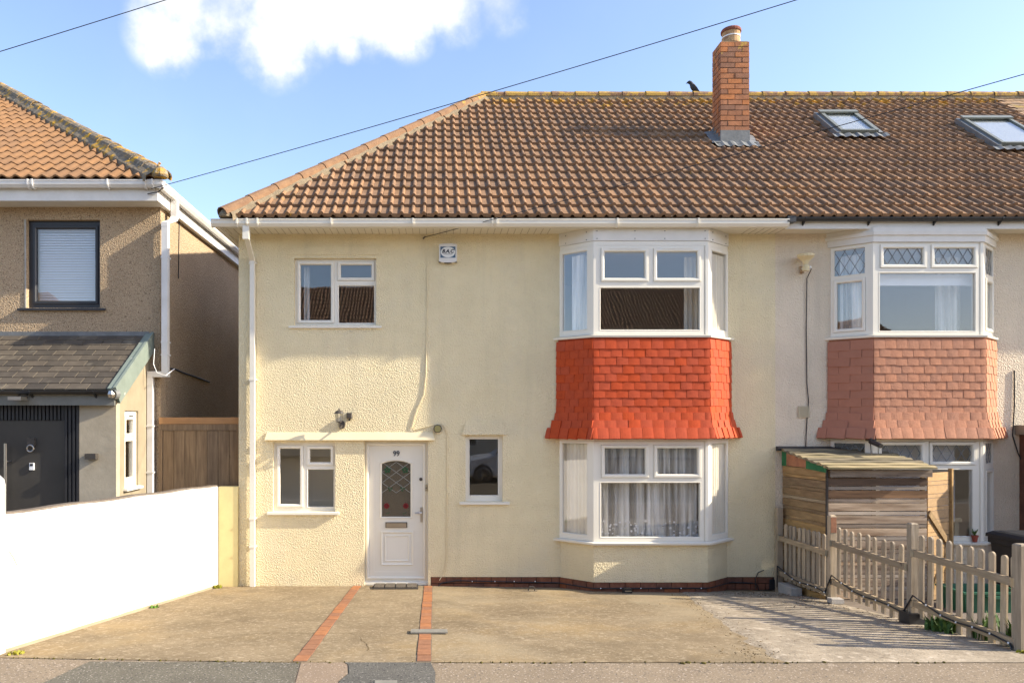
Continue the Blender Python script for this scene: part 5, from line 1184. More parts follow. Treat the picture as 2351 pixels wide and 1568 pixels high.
MB().add([(-3.797, y, z) for y, z in ((-4.618, .5), (-4.60, 1.30), (-4.56, 1.24), (-4.57, 1.1), (-4.585, .9), (-4.58, .7), (-4.60, .48))], [tuple(range(7))]).build('broken_edge', M['orange_board'], pl_)
rt_ = MB().box(-3.205, X0 - .003, -.05, .10, -.1, 1.485).build('return_wall', M['yellow'], None, label='narrow yellow painted wall joining the white garden wall to the cream house', cat='wall')

cable([(XL + .010, 1.0, Z(503, 11.95)), (XL + .012, .97, Z(570, 11.95)), (XL + .012, .95, Z(640, 11.95))], .007, 'cable', 'thin dark cable hanging down the side wall of the left house from its eaves')
cable([(X(352, 10.9), -.05, Z(800, 10.9)), (X(350, 10.9), -.06, Z(835, 10.9)), (X(358, 10.9), -.06, Z(855, 10.9)), (X(378, 10.9), -.06, Z(862, 10.9)), (X(398, 11.05), .1, Z(846, 11.05))], .006, 'bead', 'white cable looping behind the left house downpipe at the porch roof edge')
# ------------------------------------------------------------------ picket fence on the right
fence = thing('picket_fence', (5.22, -2.4, .2), 'weathered round topped picket fence stepping down the right side of the drive', 'fence')
POST = [(5.10, -.10, -.09, 1.185), (5.235, -1.30, .02, 1.226), (5.245, -2.92, .15, 1.348), (5.265, -4.40, .25, 1.365)]
for i, (x, y, z0, z1) in enumerate(POST):
    a = .040 if i < 3 else .052
    MB().loft([[(x - a + q, y - a + q, z), (x + a - q, y - a + q, z), (x + a - q, y + a - q, z), (x - a + q, y + a - q, z)] for q, z in ((0, z0), (0, z1 - .012), (.012, z1))]).build('post', M['picket'], fence)
MB().box(POST[1][0] - .036, POST[1][0] + .036, POST[1][1] - .0445, POST[1][1] - .0395, 1.0, 1.20).build('bare_patch', M['orange_board'], fence)
def picket_mesh(h, w=.068, t=.02):
    pts = [(-w / 2, 0), (w / 2, 0)] + [(w / 2 * math.cos(math.pi * j / 8), h - w / 2 + w / 2 * math.sin(math.pi * j / 8)) for j in range(9)]
    return MB().prism(pts, 0, t, 'y').mesh('picket', M['picket'])
PAN = [(0, 1, 10.76, 9.80, .955, .13, .745, .235), (1, 2, 9.58, 8.16, 1.080, .21, .865, .365), (2, 3, 7.97, 6.70, 1.233, .335, 1.030, .485)]
ends = MB(); railpts = []
for (a, b, d_a, d_b, zt, zb, rt, rb_) in PAN:
    A, B = Vector((*POST[a][:2], 0)), Vector((*POST[b][:2], 0)); d = (B - A).normalized(); nrm = Vector((d.y, -d.x, 0))   # nrm faces the drive
    if nrm.x > 0: nrm = -nrm
    me = picket_mesh(zt - zb)
    for i in range(10):
        yy = (d_a + (d_b - d_a) * i / 9) - 11; t = (yy - A.y) / (B.y - A.y); p = A + (B - A) * t
        tl = Matrix.Rotation(random.uniform(-.02, .02), 4, 'Y') @ Matrix.Rotation(random.uniform(-.03, .03), 4, 'Z')
        place('picket', me, fence, frame((p.x + .012, p.y, zb + random.uniform(-.008, .008)), d, -nrm, (0, 0, 1)) @ tl)
    tilt = (-.05, 0.0, -.02)[a]
    for k, zr in enumerate((rt, rb_)):
        L_ = (B - A).length - .05; dr = -.03 if a == 0 else (-.012 if a == 1 else -.02)
        s = A + d * .03 + nrm * .032 + Vector((0, 0, zr)); e = s + d * L_ + Vector((0, 0, dr))
        dd = (e - s).normalized(); up = nrm.cross(dd); up = up if up.z > 0 else -up
        mb = MB(); ln = (e - s).length
        mb.box(0, ln, -.017, .017, -.036, .036)
        o = bpy.data.objects.new('rail', mb.mesh('rail', M['rail'])); COL.objects.link(o); o.matrix_basis = frame(s, dd, -nrm, up); attach(o, fence)
        for q in (0.01, ln - .05): place('bracket', MB().box(q, q + .045, -.020, .018, -.040, .040).mesh('bracket', M['chrome']), o, IDT)
        if k: railpts.append((s, e, nrm))
MB().box(POST[2][0] - .10, POST[2][0] + .07, POST[2][1] - .10, POST[2][1] + .08, .10, .375).build('post_shoe', M['black'], fence)
# cable with white clips running along the low rails
cp = [Vector((5.04, -.16, .02)), Vector((5.04, -.17, .34))]
clips = []
for (s, e, n_) in railpts:
    for k in range(7):
        t = .04 + .92 * k / 6; p = s + (e - s) * t + n_ * .026 + Vector((0, 0, .012 * math.sin(k * 1.7) + (.09 if k == 0 else .03 if k == 1 else 0))); cp.append(p)
        if 0 < k: clips.append(p + n_ * .006)
cp += [Vector((5.19, -4.42, .36)), Vector((5.18, -4.45, .30))]
cb = thing('cable', (5.1, -2.2, .3), 'black cable with small white clips along the bottom rails of the picket fence', 'cable')
MB().tube(cp, .009, 5).build('cable_run', M['cable'], cb)
for p in clips: MB().lathe([(.001, -.01), (.01, -.006), (.01, .006), (.001, .01)], p, 6).build('clip', M['bead'], cb)
# second cable along the brick plinth of the cream house
pcb = thing('cable', (2.5, -.2, .1), 'black cable with white clips along the brick base under the cream house bay', 'cable')
path = [(X(1004), -.03, -.01), (X(1014), -.015, .05), (X(1050), -.012, .085), (X(1180), -.012, .065), (BAY['BL'] - .03, -.014, .055), (BAY['FL'] - .02, -BAY['d'] - .002, .05), (BAY['FR'] + .02, -BAY['d'] - .003, .055), (BAY['BR'] + .03, -.014, .06), (X(1725), -.012, .05), (X(1738), -.012, .02), (X(1741), -.02, -.05)]
MB().tube(path, .008, 5).build('cable_run', M['cable'], pcb)
for px in (1084, 1136, 1180, 1228): MB().lathe([(.001, -.01), (.009, 0), (.001, .01)], (X(px), -.026, .075), 6).build('clip', M['bead'], pcb)
for k in range(6): MB().lathe([(.001, -.01), (.009, 0), (.001, .01)], (BAY['FL'] + .1 + k * .29, -BAY['d'] - .014, .052), 6).build('clip', M['bead'], pcb)
cable([(X(1735), -.01, -.04), (X(1733), -.02, .12), (X(1739), -.03, .21), (X(1752), -.03, .245)], .007, 'iron', 'thin stiff wire sticking up by the dark air vent near the fence')
# bits on the ground
o = MB().loft([[(5.03 + i, -.62 + i, z), (5.18 - i, -.62 + i, z), (5.18 - i, -.22 - i, z), (5.03 + i, -.22 - i, z)] for i, z in ((0, gz(5, -.4) - .03), (0, .10), (.008, .108))]).build('concrete_block', M['block'], None, label='grey concrete block at the foot of the first fence post by the wall', cat='block')
o = MB().box(5.14, 5.30, -1.46, -1.36, gz(5, -1.4) - .03, .095).build('brick', M['black'], None, label='dark brick under a pale one at the second fence post', cat='brick')
o = MB().box(5.15, 5.31, -1.455, -1.34, .097, .155).build('brick', M['block'], None, label='pale brick on the dark one at the second fence post', cat='brick')
hk = thing('ground_anchor', (X(1220), -.40, gz(1.4, -.4)), 'small bent metal hoop standing on the drive left of the bay', 'hoop')
xh, yh = X(1220, 10.6), -.42
MB().tube([(xh - .055, yh, gz(xh, yh) - .01), (xh - .03, yh, gz(xh, yh) + .065), (xh + .03, yh, gz(xh, yh) + .065), (xh + .055, yh, gz(xh, yh) - .01)], .009, 6).build('loop', M['iron'], hk)
MB().tube([(xh - .13, yh, gz(xh, yh) + .004), (xh + .08, yh, gz(xh, yh) + .004)], .007, 5).build('foot', M['iron'], hk)
xs_, ys_ = X(1441, 10.5), -.48
sl_o = thing('solar_light', (xs_, ys_, gz(xs_, ys_)), 'small dark box lying on the ground in front of the bay', 'box')
MB().loft([[(xs_ - .06 + i, ys_ - .05, z), (xs_ + .06 - i, ys_ - .05, z), (xs_ + .06 - i, ys_ + .05, z), (xs_ - .06 + i, ys_ + .05, z)] for i, z in ((0, gz(xs_, ys_)), (0, gz(xs_, ys_) + .03), (.012, gz(xs_, ys_) + .07))]).build('case', M['black'], sl_o)
MB().box(xs_ - .045, xs_ + .045, ys_ - .053, ys_ - .048, gz(xs_, ys_) + .03, gz(xs_, ys_) + .045).build('trim', M['chrome'], sl_o)
# leaf litter on the pale slab and by the fence foot
mb = MB()
def litter(cx, cy, rx, ry, n, smin=.006, smax=.018):
    for _ in range(n):
        x, y = random.gauss(cx, rx), random.gauss(cy, ry)
        if x > 5.28 or y > -.1 or y < -4.83: continue
        s = random.uniform(smin, smax); a = random.uniform(0, 6.28); z = gz(x, y) + .016
        mb.add([(x + s * math.cos(a), y + s * math.sin(a), z), (x + s * .4 * math.cos(a + 1.9), y + s * .5 * math.sin(a + 1.9), z + s * .35), (x + s * .8 * math.cos(a + 3.3), y + s * .8 * math.sin(a + 3.3), z)], [(0, 1, 2)])
for k in range(12):
    y = -.5 - 4.2 * k / 12; litter(seam(y) - .0, y, .10, .16, 26)
litter(2.75, -4.55, .14, .16, 130); litter(4.7, -.55, .35, .14, 330); litter(5.0, -1.6, .16, .45, 220); litter(4.3, -1.7, .5, .16, 130); litter(4.5, -3.9, .6, .5, 90, .005, .012); litter(5.12, -3.2, .06, .5, 110)
litter(1.6, -2.2, 1.6, 1.3, 60, .004, .009); litter(-1.9, -2.4, 1.0, 1.4, 40, .004, .009)
mb.build('leaf_litter', M['debris'], None, label='scattered dark leaf litter and grit on the drive near the fence', cat='litter', kind='stuff')

def tuft(x, y, n, h, spread, m, label, cat='weeds', lean=.5, wd=.012, seed=0):
    r = random.Random(seed); mb = MB()
    for _ in range(n):
        a = r.uniform(0, 6.28); rr = spread * r.random() ** .7; bx, by = x + rr * math.cos(a) * .6, y + rr * math.sin(a) * .6; b0 = r.uniform(0, 6.28); hh = h * r.uniform(.45, 1)
        d = Vector((math.cos(b0), math.sin(b0), 0)); sdir = Vector((-d.y, d.x, 0)); z0 = gz(bx, by) - .005; p = Vector((bx, by, z0)); w = wd * r.uniform(.7, 1.3); pts = []
        for k, (u, ww) in enumerate(((0, .5), (.35, 1), (.7, .9), (1, .05))):
            c = p + d * (lean * hh * u * u) + Vector((0, 0, hh * (u - .25 * u * u * lean))); pts += [c - sdir * w * ww, c + sdir * w * ww]
        k0 = len(mb.v); mb.v += [tuple(q) for q in pts]; mb.f += [(k0 + 2 * k, k0 + 2 * k + 1, k0 + 2 * k + 3, k0 + 2 * k + 2) for k in range(3)]
    return mb.build('weed', M[m], None, label=label, cat=cat)
tuft(-3.17, -.22, 40, .07, .10, 'leaf_yellow', 'small green weed at the far end of the white wall', seed=1)
tuft(-3.43, -2.0, 26, .045, .10, 'leaf', 'small weed half way along the foot of the white wall', seed=2)
tuft(-3.68, -4.52, 36, .04, .12, 'leaf_yellow', 'yellowish weed at the street end of the white wall', seed=3)
tuft(5.24, -3.42, 120, .20, .26, 'leaf', 'bushy bright green weed under the street end fence panel', seed=4, wd=.016)
tuft(5.33, -3.85, 60, .30, .16, 'leaf', 'tall thin weed behind the pickets next to the last post', seed=5, lean=.25, wd=.014)
tuft(5.36, -4.18, 50, .34, .14, 'leaf', 'weed growing beside the last fence post on the right', seed=6, lean=.3, wd=.016)
tuft(5.20, -4.50, 40, .05, .10, 'leaf_yellow', 'dry yellow weed at the foot of the last fence post', seed=7)

# ------------------------------------------------------------------ timber store against the pale house
shed = thing('bin_store', (6.0, -.5, 0), 'lean-to timber store of silvered slats with a mossy board roof against the pale house', 'shed')
BLs, FLs, FRs, BRs = Vector((5.175, -.05, 0)), Vector((5.32, -1.02, 0)), Vector((6.675, -1.02, 0)), Vector((6.66, -.05, 0))
GZS = -.10
sd = (FLs - BLs); sl2 = sd.length; sd.normalize(); sn = Vector((sd.y, -sd.x, 0)); 
if sn.x > 0: sn = -sn
sm = frame(BLs, sd, -sn, (0, 0, 1))
z = 1.80; r = random.Random(4); wide = True
def unit_plank(mname, t=.018): return MB().box(0, 1, 0, t, 0, 1).mesh('plank', M[mname])
up_s, up_f, up_d = unit_plank('side_plank'), unit_plank('grey_plank'), unit_plank('door_plank')
up_sp, up_fp, up_fd = unit_plank('side_plank_pale'), unit_plank('grey_plank_pale'), unit_plank('grey_plank_dark')
while z > GZS + .1:
    h = .105 if wide else .046
    sag = (.0 if z < 1.7 else 0)
    place('plank', up_s if wide or r.random() < .35 else up_sp, shed, sm @ Matrix.Translation((0, 0 if wide else .006, z - h)) @ Matrix.Diagonal((sl2 - .005, 1, h - .004, 1)) ); z -= h + .002; wide = not wide
z = 1.690; wide = True
fw_ = FRs.x - FLs.x
while z > GZS + .05:
    h = .104 if wide else .046
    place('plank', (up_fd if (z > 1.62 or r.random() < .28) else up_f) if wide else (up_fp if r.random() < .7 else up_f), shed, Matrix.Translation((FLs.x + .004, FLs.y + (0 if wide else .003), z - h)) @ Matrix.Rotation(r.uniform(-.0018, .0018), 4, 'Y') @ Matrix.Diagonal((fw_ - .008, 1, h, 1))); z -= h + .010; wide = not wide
for x in (FLs.x + .02, FLs.x + .63, FRs.x - .06): MB().box(x, x + .045, FLs.y + .022, FLs.y + .065, GZS, 1.72).build('batten', M['side_plank'], shed)
MB().box(FLs.x - .012, FLs.x + .012, FLs.y - .012, FLs.y + .02, GZS, 1.80).build('corner_post', M['rubber_dark'], shed)
MB().box(FLs.x + .03, FRs.x + .05, -1.055, -1.03, 1.705, 1.80).build('fascia', M['grey_plank'], shed)
rb0 = Vector((0, -1.14, 1.825)); rt0 = Vector((0, -.02, 2.035)); ru = (rt0 - rb0).normalized(); rl = (rt0 - rb0).length; rn = Vector((0, -ru.z, ru.y)); nb_ = 8; bw_ = rl / nb_
for i in range(nb_):
    x0_ = 5.30 - .145 * (i + .3) / nb_ - .02; x1_ = 6.74 - .10 * i / nb_ + r.uniform(-.03, .02)
    mtx = frame(rb0 + ru * bw_ * i + rn * (.0 + .004 * (i % 2)), (1, 0, 0), ru * math.cos(.09) - rn * math.sin(.09), rn * math.cos(.09) + ru * math.sin(.09))
    mb = MB(); ns = 12
    sec = [(bw_ * .93 * q / 6, .016 + .016 * math.sin(math.pi * q / 6)) for q in range(7)]
    mb.loft([[(x0_ + (x1_ - x0_) * k / ns, 0, -.006)] + [(x0_ + (x1_ - x0_) * k / ns, yv, zv + .004 * math.sin(k * 1.3 + i * 2)) for yv, zv in sec] + [(x0_ + (x1_ - x0_) * k / ns, bw_ * .93, -.006)] for k in range(ns + 1)])
    place('roof_board', mb.mesh('roof_board', M['roof_batten']), shed, mtx)
MB().prism([(-.075, 2.02), (.0, 2.02), (.0, 2.085), (-.075, 2.055)], 5.10, 6.48, 'x').build('ridge_strip', M['black'], shed)
def side_strip(t0, t1, zlo, zhi_a, zhi_b, m, nm):
    a, b = BLs + sd * sl2 * t0 + sn * .012, BLs + sd * sl2 * t1 + sn * .012
    mb = MB(); mb.add([(a.x, a.y, zlo), (b.x, b.y, zlo if t1 < .99 else zhi_b - .07), (b.x, b.y, zhi_b), (a.x, a.y, zhi_a), (a.x + .012, a.y, zlo), (b.x + .012, b.y, zlo if t1 < .99 else zhi_b - .07), (b.x + .012, b.y, zhi_b), (a.x + .012, a.y, zhi_a)], [(0, 1, 2, 3), (7, 6, 5, 4), (0, 4, 5, 1), (1, 5, 6, 2), (2, 6, 7, 3), (3, 7, 4, 0)]); mb.build(nm, M[m], shed)
side_strip(0.0, .11, 1.80, 2.02, 2.0, 'green_felt', 'felt_strip'); side_strip(.112, .56, 1.805, 2.0, 1.905, 'orange_board', 'gable_board'); side_strip(.562, 1.0, 1.79, 1.905, 1.83, 'green_felt', 'felt_strip')
# open door leaf of the store
ha_, hb2 = Vector((6.70, -1.0, 0)), Vector((7.225, -.70, 0)); dd_ = (hb2 - ha_); dl = dd_.length; dd_.normalize(); dn_ = Vector((-dd_.y, dd_.x, 0))
dm_ = frame(ha_, dd_, dn_, (0, 0, 1)); z = 1.755
leafo = MB().box(dl - .045, dl, -.03, .02, GZS + .06, 1.80).mesh('door', M['side_plank']); leafo = place('door', leafo, shed, dm_)
wide = True
while z > GZS + .12:
    h = .112 if wide else .05
    place('plank', up_d, leafo, Matrix.Translation((0, .002, z - h)) @ Matrix.Diagonal((dl - .046, .7, h, 1))); z -= h + .006; wide = not wide
for (a, b) in (((.0, 1.22), (dl - .05, .72)), ((dl - .05, .66), (.0, .10))):
    v = Vector((b[0] - a[0], b[1] - a[1])); n2 = Vector((-v.y, v.x)).normalized() * .04
    MB().prism([(a[0] + n2.x, a[1] + n2.y), (a[0] - n2.x, a[1] - n2.y), (b[0] - n2.x, b[1] - n2.y), (b[0] + n2.x, b[1] + n2.y)], -.024, -.001, 'y').build('brace', M['side_plank'], leafo)

# wheeled bin, recycling tub, flower pot
bx, by = 7.68, -1.45; bz = gz(7.6, -1.45) - .08
wb = thing('wheelie_bin', (bx, by, bz), 'black wheelie bin standing right of the pale house bay', 'wheelie bin')
MB().loft([[(bx - w, by - d_, z), (bx + w, by - d_, z), (bx + w, by + d_, z), (bx - w, by + d_, z)] for w, d_, z in ((.20, .23, bz + .04), (.25, .29, bz + .86), (.275, .31, bz + .87), (.275, .31, bz + .94))]).build('body', M['bin'], wb)
MB().loft([[(bx - .29 + i, by - .34 + i, z), (bx + .29 - i, by - .34 + i, z), (bx + .29 - i, by + .33 - i, z), (bx - .29 + i, by + .33 - i, z)] for i, z in ((0, bz + .945), (0, bz + .985), (.05, bz + 1.02), (.10, bz + 1.035))]).build('lid', M['bin'], wb)
MB().tube([(bx - .22, by + .34, bz + .97), (bx + .22, by + .34, bz + .97)], .018, 6).build('handle', M['bin'], wb)
for sx_ in (-1, 1): MB().tube([(bx + sx_ * .21, by + .26, bz + .1), (bx + sx_ * .26, by + .26, bz + .1)], .10, 14).build('wheel', M['bin'], wb)
gx, gy = 6.85, -1.75; gzz = gz(gx, gy) - .1
gt = thing('recycling_tub', (gx, gy, gzz), 'green plastic tub on the neighbour yard behind the picket fence', 'tub')
MB().loft([[(gx - w, gy - d_, z), (gx + w, gy - d_, z), (gx + w, gy + d_, z), (gx - w, gy + d_, z)] for w, d_, z in ((.30, .19, gzz), (.36, .23, gzz + .34), (.39, .26, gzz + .345), (.39, .26, gzz + .37), (.35, .22, gzz + .37), (.29, .18, gzz + .03))]).build('body', M['green_plastic'], gt)
MB().box(gx - .12, gx + .12, gy - .30, gy - .255, gzz + .30, gzz + .33).build('handle', M['green_plastic'], gt)
fx_, fy_, fz_ = X(2240, 10.6), -.385, Z(1241, 10.6) - .02
fp = thing('flower_pot', (fx_, fy_, ZL0 + .02), 'tiny terracotta pot with a sprig on the pale house lower bay sill', 'flower pot')
MB().lathe([(.028, 0), (.04, .075), (.046, .075), (.046, .095), (.036, .095), (.03, .07)], (fx_, fy_, ZL0 + .018), 12).build('pot', M['terracotta'], fp)
mb = MB()
for k in range(16):
    a = k * 2.4; h = .05 + .05 * random.random(); d = Vector((math.cos(a), math.sin(a), 0)) * .03
    mb.add([(fx_, fy_, ZL0 + .10), (fx_ + d.x - .008, fy_ + d.y, ZL0 + .10 + h), (fx_ + d.x * 1.3, fy_ + d.y * 1.3, ZL0 + .115 + h), (fx_ + d.x + .008, fy_ + d.y, ZL0 + .10 + h)], [(0, 1, 2, 3)])
mb.build('sprig', M['leaf'], fp)

# ------------------------------------------------------------------ fittings on the cream house
ab = thing('alarm_box', ((X(1007) + X(1049)) / 2, 0, Z(606)), 'white burglar alarm box reading B.A.C on a blue panel under the eaves', 'alarm box')
ax0, ax1, az0, az1 = X(1008), X(1048.5), Z(604), Z(562.5); am = (ax0 + ax1) / 2
def bulge(z_): return 0.0
MB().prism([(ax0, az0 + .006), (am - .06, az0 - .006), (am + .06, az0 - .006), (ax1, az0 + .006), (ax1, az1 - .008), (am + .06, az1 + .004), (am - .06, az1 + .004), (ax0, az1 - .008)], -.07, .0, 'y').build('case', M['upvc_old'], ab)
MB().prism([(ax0 - .004, az0 + .006), (am, az0 - .014), (ax1 + .004, az0 + .006), (ax1 + .004, az0 + .018), (am, az0 + .0), (ax0 - .004, az0 + .018)], -.062, .0, 'y').build('base', M['black'], ab)
bx0, bx1, bz0, bz1 = ax0 + .02, ax1 - .02, az0 + .062, az1 - .042
MB().box(bx0, bx1, -.0725, -.069, bz0, bz1).build('panel', M['blue'], ab)
MB().disc(((bx0 + bx1) / 2, (bz0 + bz1) / 2), (bx1 - bx0) / 2 - .004, -.0745, -.0725, 28, (bz1 - bz0) / 2 - .004).build('oval', M['print_white'], ab)
tmx = text_mesh('B.A.C', .072, M['ink'], shear=.25, ext=.001, offset=.003)
place('lettering', tmx, ab, Matrix.Translation((am - .003, -.0755, (bz0 + bz1) / 2 + .012)) @ FACE)
MB().box(am - .066, am + .066, -.0758, -.0745, (bz0 + bz1) / 2 - .034, (bz0 + bz1) / 2 - .026).build('print_line', M['came'], ab)

lt = thing('wall_lantern', (X(778), 0, Z(980)), 'bronze lantern wall light above the lower left window', 'lantern')
lx_, ly_ = X(778.5, 10.82), -.18; zb_, zc_ = Z(968, 10.82), Z(949.5, 10.82)
MB().lathe([(.072, 0), (.074, .004), (.062, .024), (.045, .040), (.02, .052), (.01, .056), (.012, .066), (.006, .078), (.001, .084)], (lx_, ly_, zc_), 12).build('cap', M['iron'], lt)
MB().lathe([(.036, -.010), (.040, 0), (.03, .006)], (lx_, ly_, zb_), 6).build('base', M['iron'], lt)
bars = MB()
for k in range(6):
    a = k * math.pi / 3 + .3; bars.tube([(lx_ + .036 * math.cos(a), ly_ + .036 * math.sin(a), zb_), (lx_ + .060 * math.cos(a), ly_ + .060 * math.sin(a), zc_ + .004)], .0045, 5)
bars.build('cage', M['iron'], lt)
MB().lathe([(.033, 0), (.056, zc_ - zb_)], (lx_, ly_, zb_), 6).build('pane', M['glass'], lt)
MB().tube([(lx_, ly_, zb_ - .005), (lx_ + .004, ly_ + .02, zb_ - .07), (lx_ + .01, ly_ + .07, zb_ - .10), (lx_ + .02, ly_ + .13, zb_ - .07), (lx_ + .02, 0.0, zb_ - .03)], .012, 7).build('arm', M['iron'], lt)
MB().disc((lx_ + .02, zb_ - .045), .048, -.022, .002, 16, .062).build('back_plate', M['iron'], lt)
sn_ = thing('motion_sensor', (X(803), 0, Z(962)), 'square dark motion sensor on the wall right of the bronze lantern', 'sensor')
MB().loft([[(X(796.5) + i, y, Z(961) + i), (X(809) - i, y, Z(961) + i), (X(809) - i, y, Z(947.5) - i), (X(796.5) + i, y, Z(947.5) - i)] for i, y in ((0, .002), (0, -.05), (.012, -.065))]).build('case', M['iron'], sn_)
MB().lathe([(.012, -.02), (.016, 0), (.012, .01)], (X(803), -.035, Z(963)), 8).build('lens', M['black'], sn_)
bk = thing('bulkhead_light', (X(1004.7), 0, Z(993)), 'round amber bulkhead light to the upper right of the front door', 'wall light')
MB().disc((X(1004.7), Z(984)), .062, -.045, .002, 22).build('rim', M['iron'], bk)
MB().disc((X(1004.7), Z(984)), .050, -.058, -.045, 20).build('cover', M['amber'], bk)
hkx = thing('cable_anchor', (X(976), 0, Z(548)), 'small wall hook under the eaves holding the overhead wire', 'hook')
MB().tube([(X(972), .0, Z(548)), (X(973), -.05, Z(548)), (X(977), -.06, Z(546))], .011, 6).build('hook', M['iron'], hkx)
cable([(X(988), -.05, Z(545)), (X(986), -.02, Z(558)), (X(982), -.01, Z(568)), (X(981), -.006, Z(640)), (X(979.5), -.006, Z(760)), (X(978), -.008, Z(860)), (X(974), -.010, Z(905)), (X(958), -.010, Z(940)), (X(946), -.010, Z(981)), (X(952), -.012, Z(986)), (X(996), -.012, Z(975))], .0065, 'cable_cream', 'cream painted cable running down the wall from the overhead wire hook')
cable([(X(1012), -.010, Z(972)), (X(1022), -.010, Z(980)), (X(1027), -.008, Z(1002)), (X(1026.5), -.008, Z(1150)), (X(1025), -.008, Z(1290)), (X(1020), -.010, Z(1312)), (X(1009), -.02, Z(1331))], .0055, 'cable_cream', 'cream painted cable looping down the wall right of the front door')

# ------------------------------------------------------------------ overhead wires
def wire(a, b, sag, label, r=.0052):
    a, b = Vector(a), Vector(b); pts = [a + (b - a) * (k / 24) - Vector((0, 0, sag * 4 * (k / 24) * (1 - k / 24))) for k in range(25)]
    MB().tube(pts, r, 5).build('overhead_wire', M['cable'], None, label=label, cat='wire', group='overhead wires')
WPOLE = (9.5, -5.0, CH + 5.5)
wire((X(347, 10.77), -0.2267, Z(434, 10.77)), WPOLE, .10, 'long black overhead wire from the left house gutter past the chimney pot')
wire((X(976), -.06, Z(547)), (9.5, -5.0, CH + 4.16), .05, 'black overhead wire from the hook by the alarm box rising across the roof')
wire((X(-420, 9), -2.0, Z(247, 9)), (X(900, 9), -2.0, Z(-165, 9)), .02, 'short stretch of black overhead wire at the top left corner of the sky')

# ------------------------------------------------------------------ crow on the ridge
cr = thing('crow', (5.12, RY, RZ + .13), 'black crow perched on the ridge to the left of the chimney', 'crow')
c0 = Vector((5.13, RY - .02, RZ + .13))
CROW_TILT = rad(-14)
sp = [((-.178, .165), .003), ((-.15, .178), .012), ((-.135, .184), .024), ((-.105, .190), .036), ((-.075, .178), .036), ((-.055, .150), .040), ((-.03, .11), .054), ((.0, .07), .056), ((.035, .03), .045), ((.065, -.01), .028), ((.105, -.055), .022), ((.125, -.085), .014)]
rings = []
rot_ = Matrix.Rotation(CROW_TILT, 3, 'Y')
P_ = [Vector((p[0][0] * .9, 0, p[0][1] * 1.0)) for p in sp]
for i, (p, r_) in enumerate(sp):
    d = (P_[min(i + 1, len(P_) - 1)] - P_[max(i - 1, 0)]).normalized(); b = Vector((-d.z, 0, d.x)); a = Vector((0, 1, 0))
    rings.append([c0 + P_[i] + a * r_ * .85 * math.cos(t) + b * r_ * math.sin(t) for t in [2 * math.pi * j / 10 for j in range(10)]])
MB().loft(rings).build('body', M['crow'], cr, smooth=True)
for sy_ in (-1, 1):
    MB().loft([[c0 + Vector((x, sy_ * (.045 + .008 * k % 2), z + w)), c0 + Vector((x + .01, sy_ * .058, z)), c0 + Vector((x, sy_ * .045, z - w))] for k, (x, z, w) in enumerate(((-.03, .13, .01), (.0, .09, .035), (.04, .03, .032), (.085, -.04, .02), (.11, -.075, .004)))]).build('wing', M['crow'], cr)
    MB().tube([c0 + Vector((-.005, sy_ * .02, .03)), c0 + Vector((-.01, sy_ * .022, 0.0))], .006, 5).build('leg', M['crow'], cr)

# ------------------------------------------------------------------ curtains and room contents
folds('curtain', 'net', X(690), X(703), Z(736), Z(604), .30, .012, .06, 'narrow pale curtain at the left edge of the upper left window', seed=3)
zt_, zb2 = ZH - .08, ZU + .02
folds('curtain', 'cream_cloth', 2.34, 2.45, zb2, zt_, .02, .018, .07, 'cream curtain gathered at the left of the upper bay window', seed=5)
folds('curtain', 'cream_cloth', 3.74, 3.93, zb2, zt_, .02, .018, .07, 'cream curtain gathered at the right of the upper bay window', seed=6)
def side_cloth(B, i, z0, z1, u0, u1, m, label, back=.10, seed=1, amp=.012):
    a, ln, t, n = bay_face(B, i); mtx = frame(Vector((a.x, a.y, 0)) - n * back, t, -n, (0, 0, 1))
    return folds('curtain', m, u0, u1, z0, z1, 0, amp, .065, label, mtx=mtx, seed=seed)
side_cloth(BAY, 0, zb2, zt_, .16, .40, 'net', 'net curtain in the left side pane of the upper bay window', seed=7)
side_cloth(BAY, 2, zb2, zt_, .12, .62, 'cream_cloth', 'pale curtain in the right side pane of the upper bay window', seed=8, back=.045)
folds('net_curtain', 'net', 2.36, 3.93, ZL0 + .05, ZL1 - .04, -.22, .030, .10, 'white net curtain with a lace hem across the front of the lower bay window', lace=True, seed=11)
hem = MB()
r = random.Random(5)
for k in range(90):
    u = 2.40 + 1.5 * r.random(); z = ZL0 + .08 + r.random() ** 1.5 * .22; q = .008 + .012 * r.random()
    hem.disc((u, z), q, -.262, -.257, 6)
hem.build('lace_pattern', M['blind'], None, label='raised white flower pattern along the hem of the net curtain', cat='lace', kind='stuff')
side_cloth(BAY, 0, ZL0 + .05, ZL1 - .04, .02, .50, 'cream_cloth', 'cream curtain filling the left side pane of the lower bay window', seed=12, back=.09)
side_cloth(BAY, 2, ZL0 + .05, ZL1 - .04, .10, .55, 'cream_cloth', 'pale curtain in the right side pane of the lower bay window', seed=13, back=.045)
folds('curtain', 'net', 7.50, 7.86, zb2, zt_ - .0, .03, .02, .09, 'white curtain at the right of the pale house upper bay window', seed=14)
MB().box(6.42, 7.86, -.22, -.20, 4.44, 4.60).build('roller_blind', M['blind'], None, label='white roller blind pulled part way in the pale house upper bay window', cat='blind')
side_cloth(BAY2, 0, zb2, zt_, .10, .40, 'net', 'net curtain in the left side pane of the pale house upper bay', seed=15)
side_cloth(BAY2, 2, zb2, zt_, .12, .60, 'net', 'net curtain in the right side pane of the pale house upper bay', seed=16, back=.06)
side_cloth(BAY2, 2, ZL0 + .05, ZL1 - .05, .12, .60, 'net', 'net curtain in the right side pane of the pale house lower bay', seed=17, back=.06)
vb2 = thing('venetian_blind', (7.1, -.2, 1.0), 'white slatted blind lowered in the pale house lower bay window', 'blind')
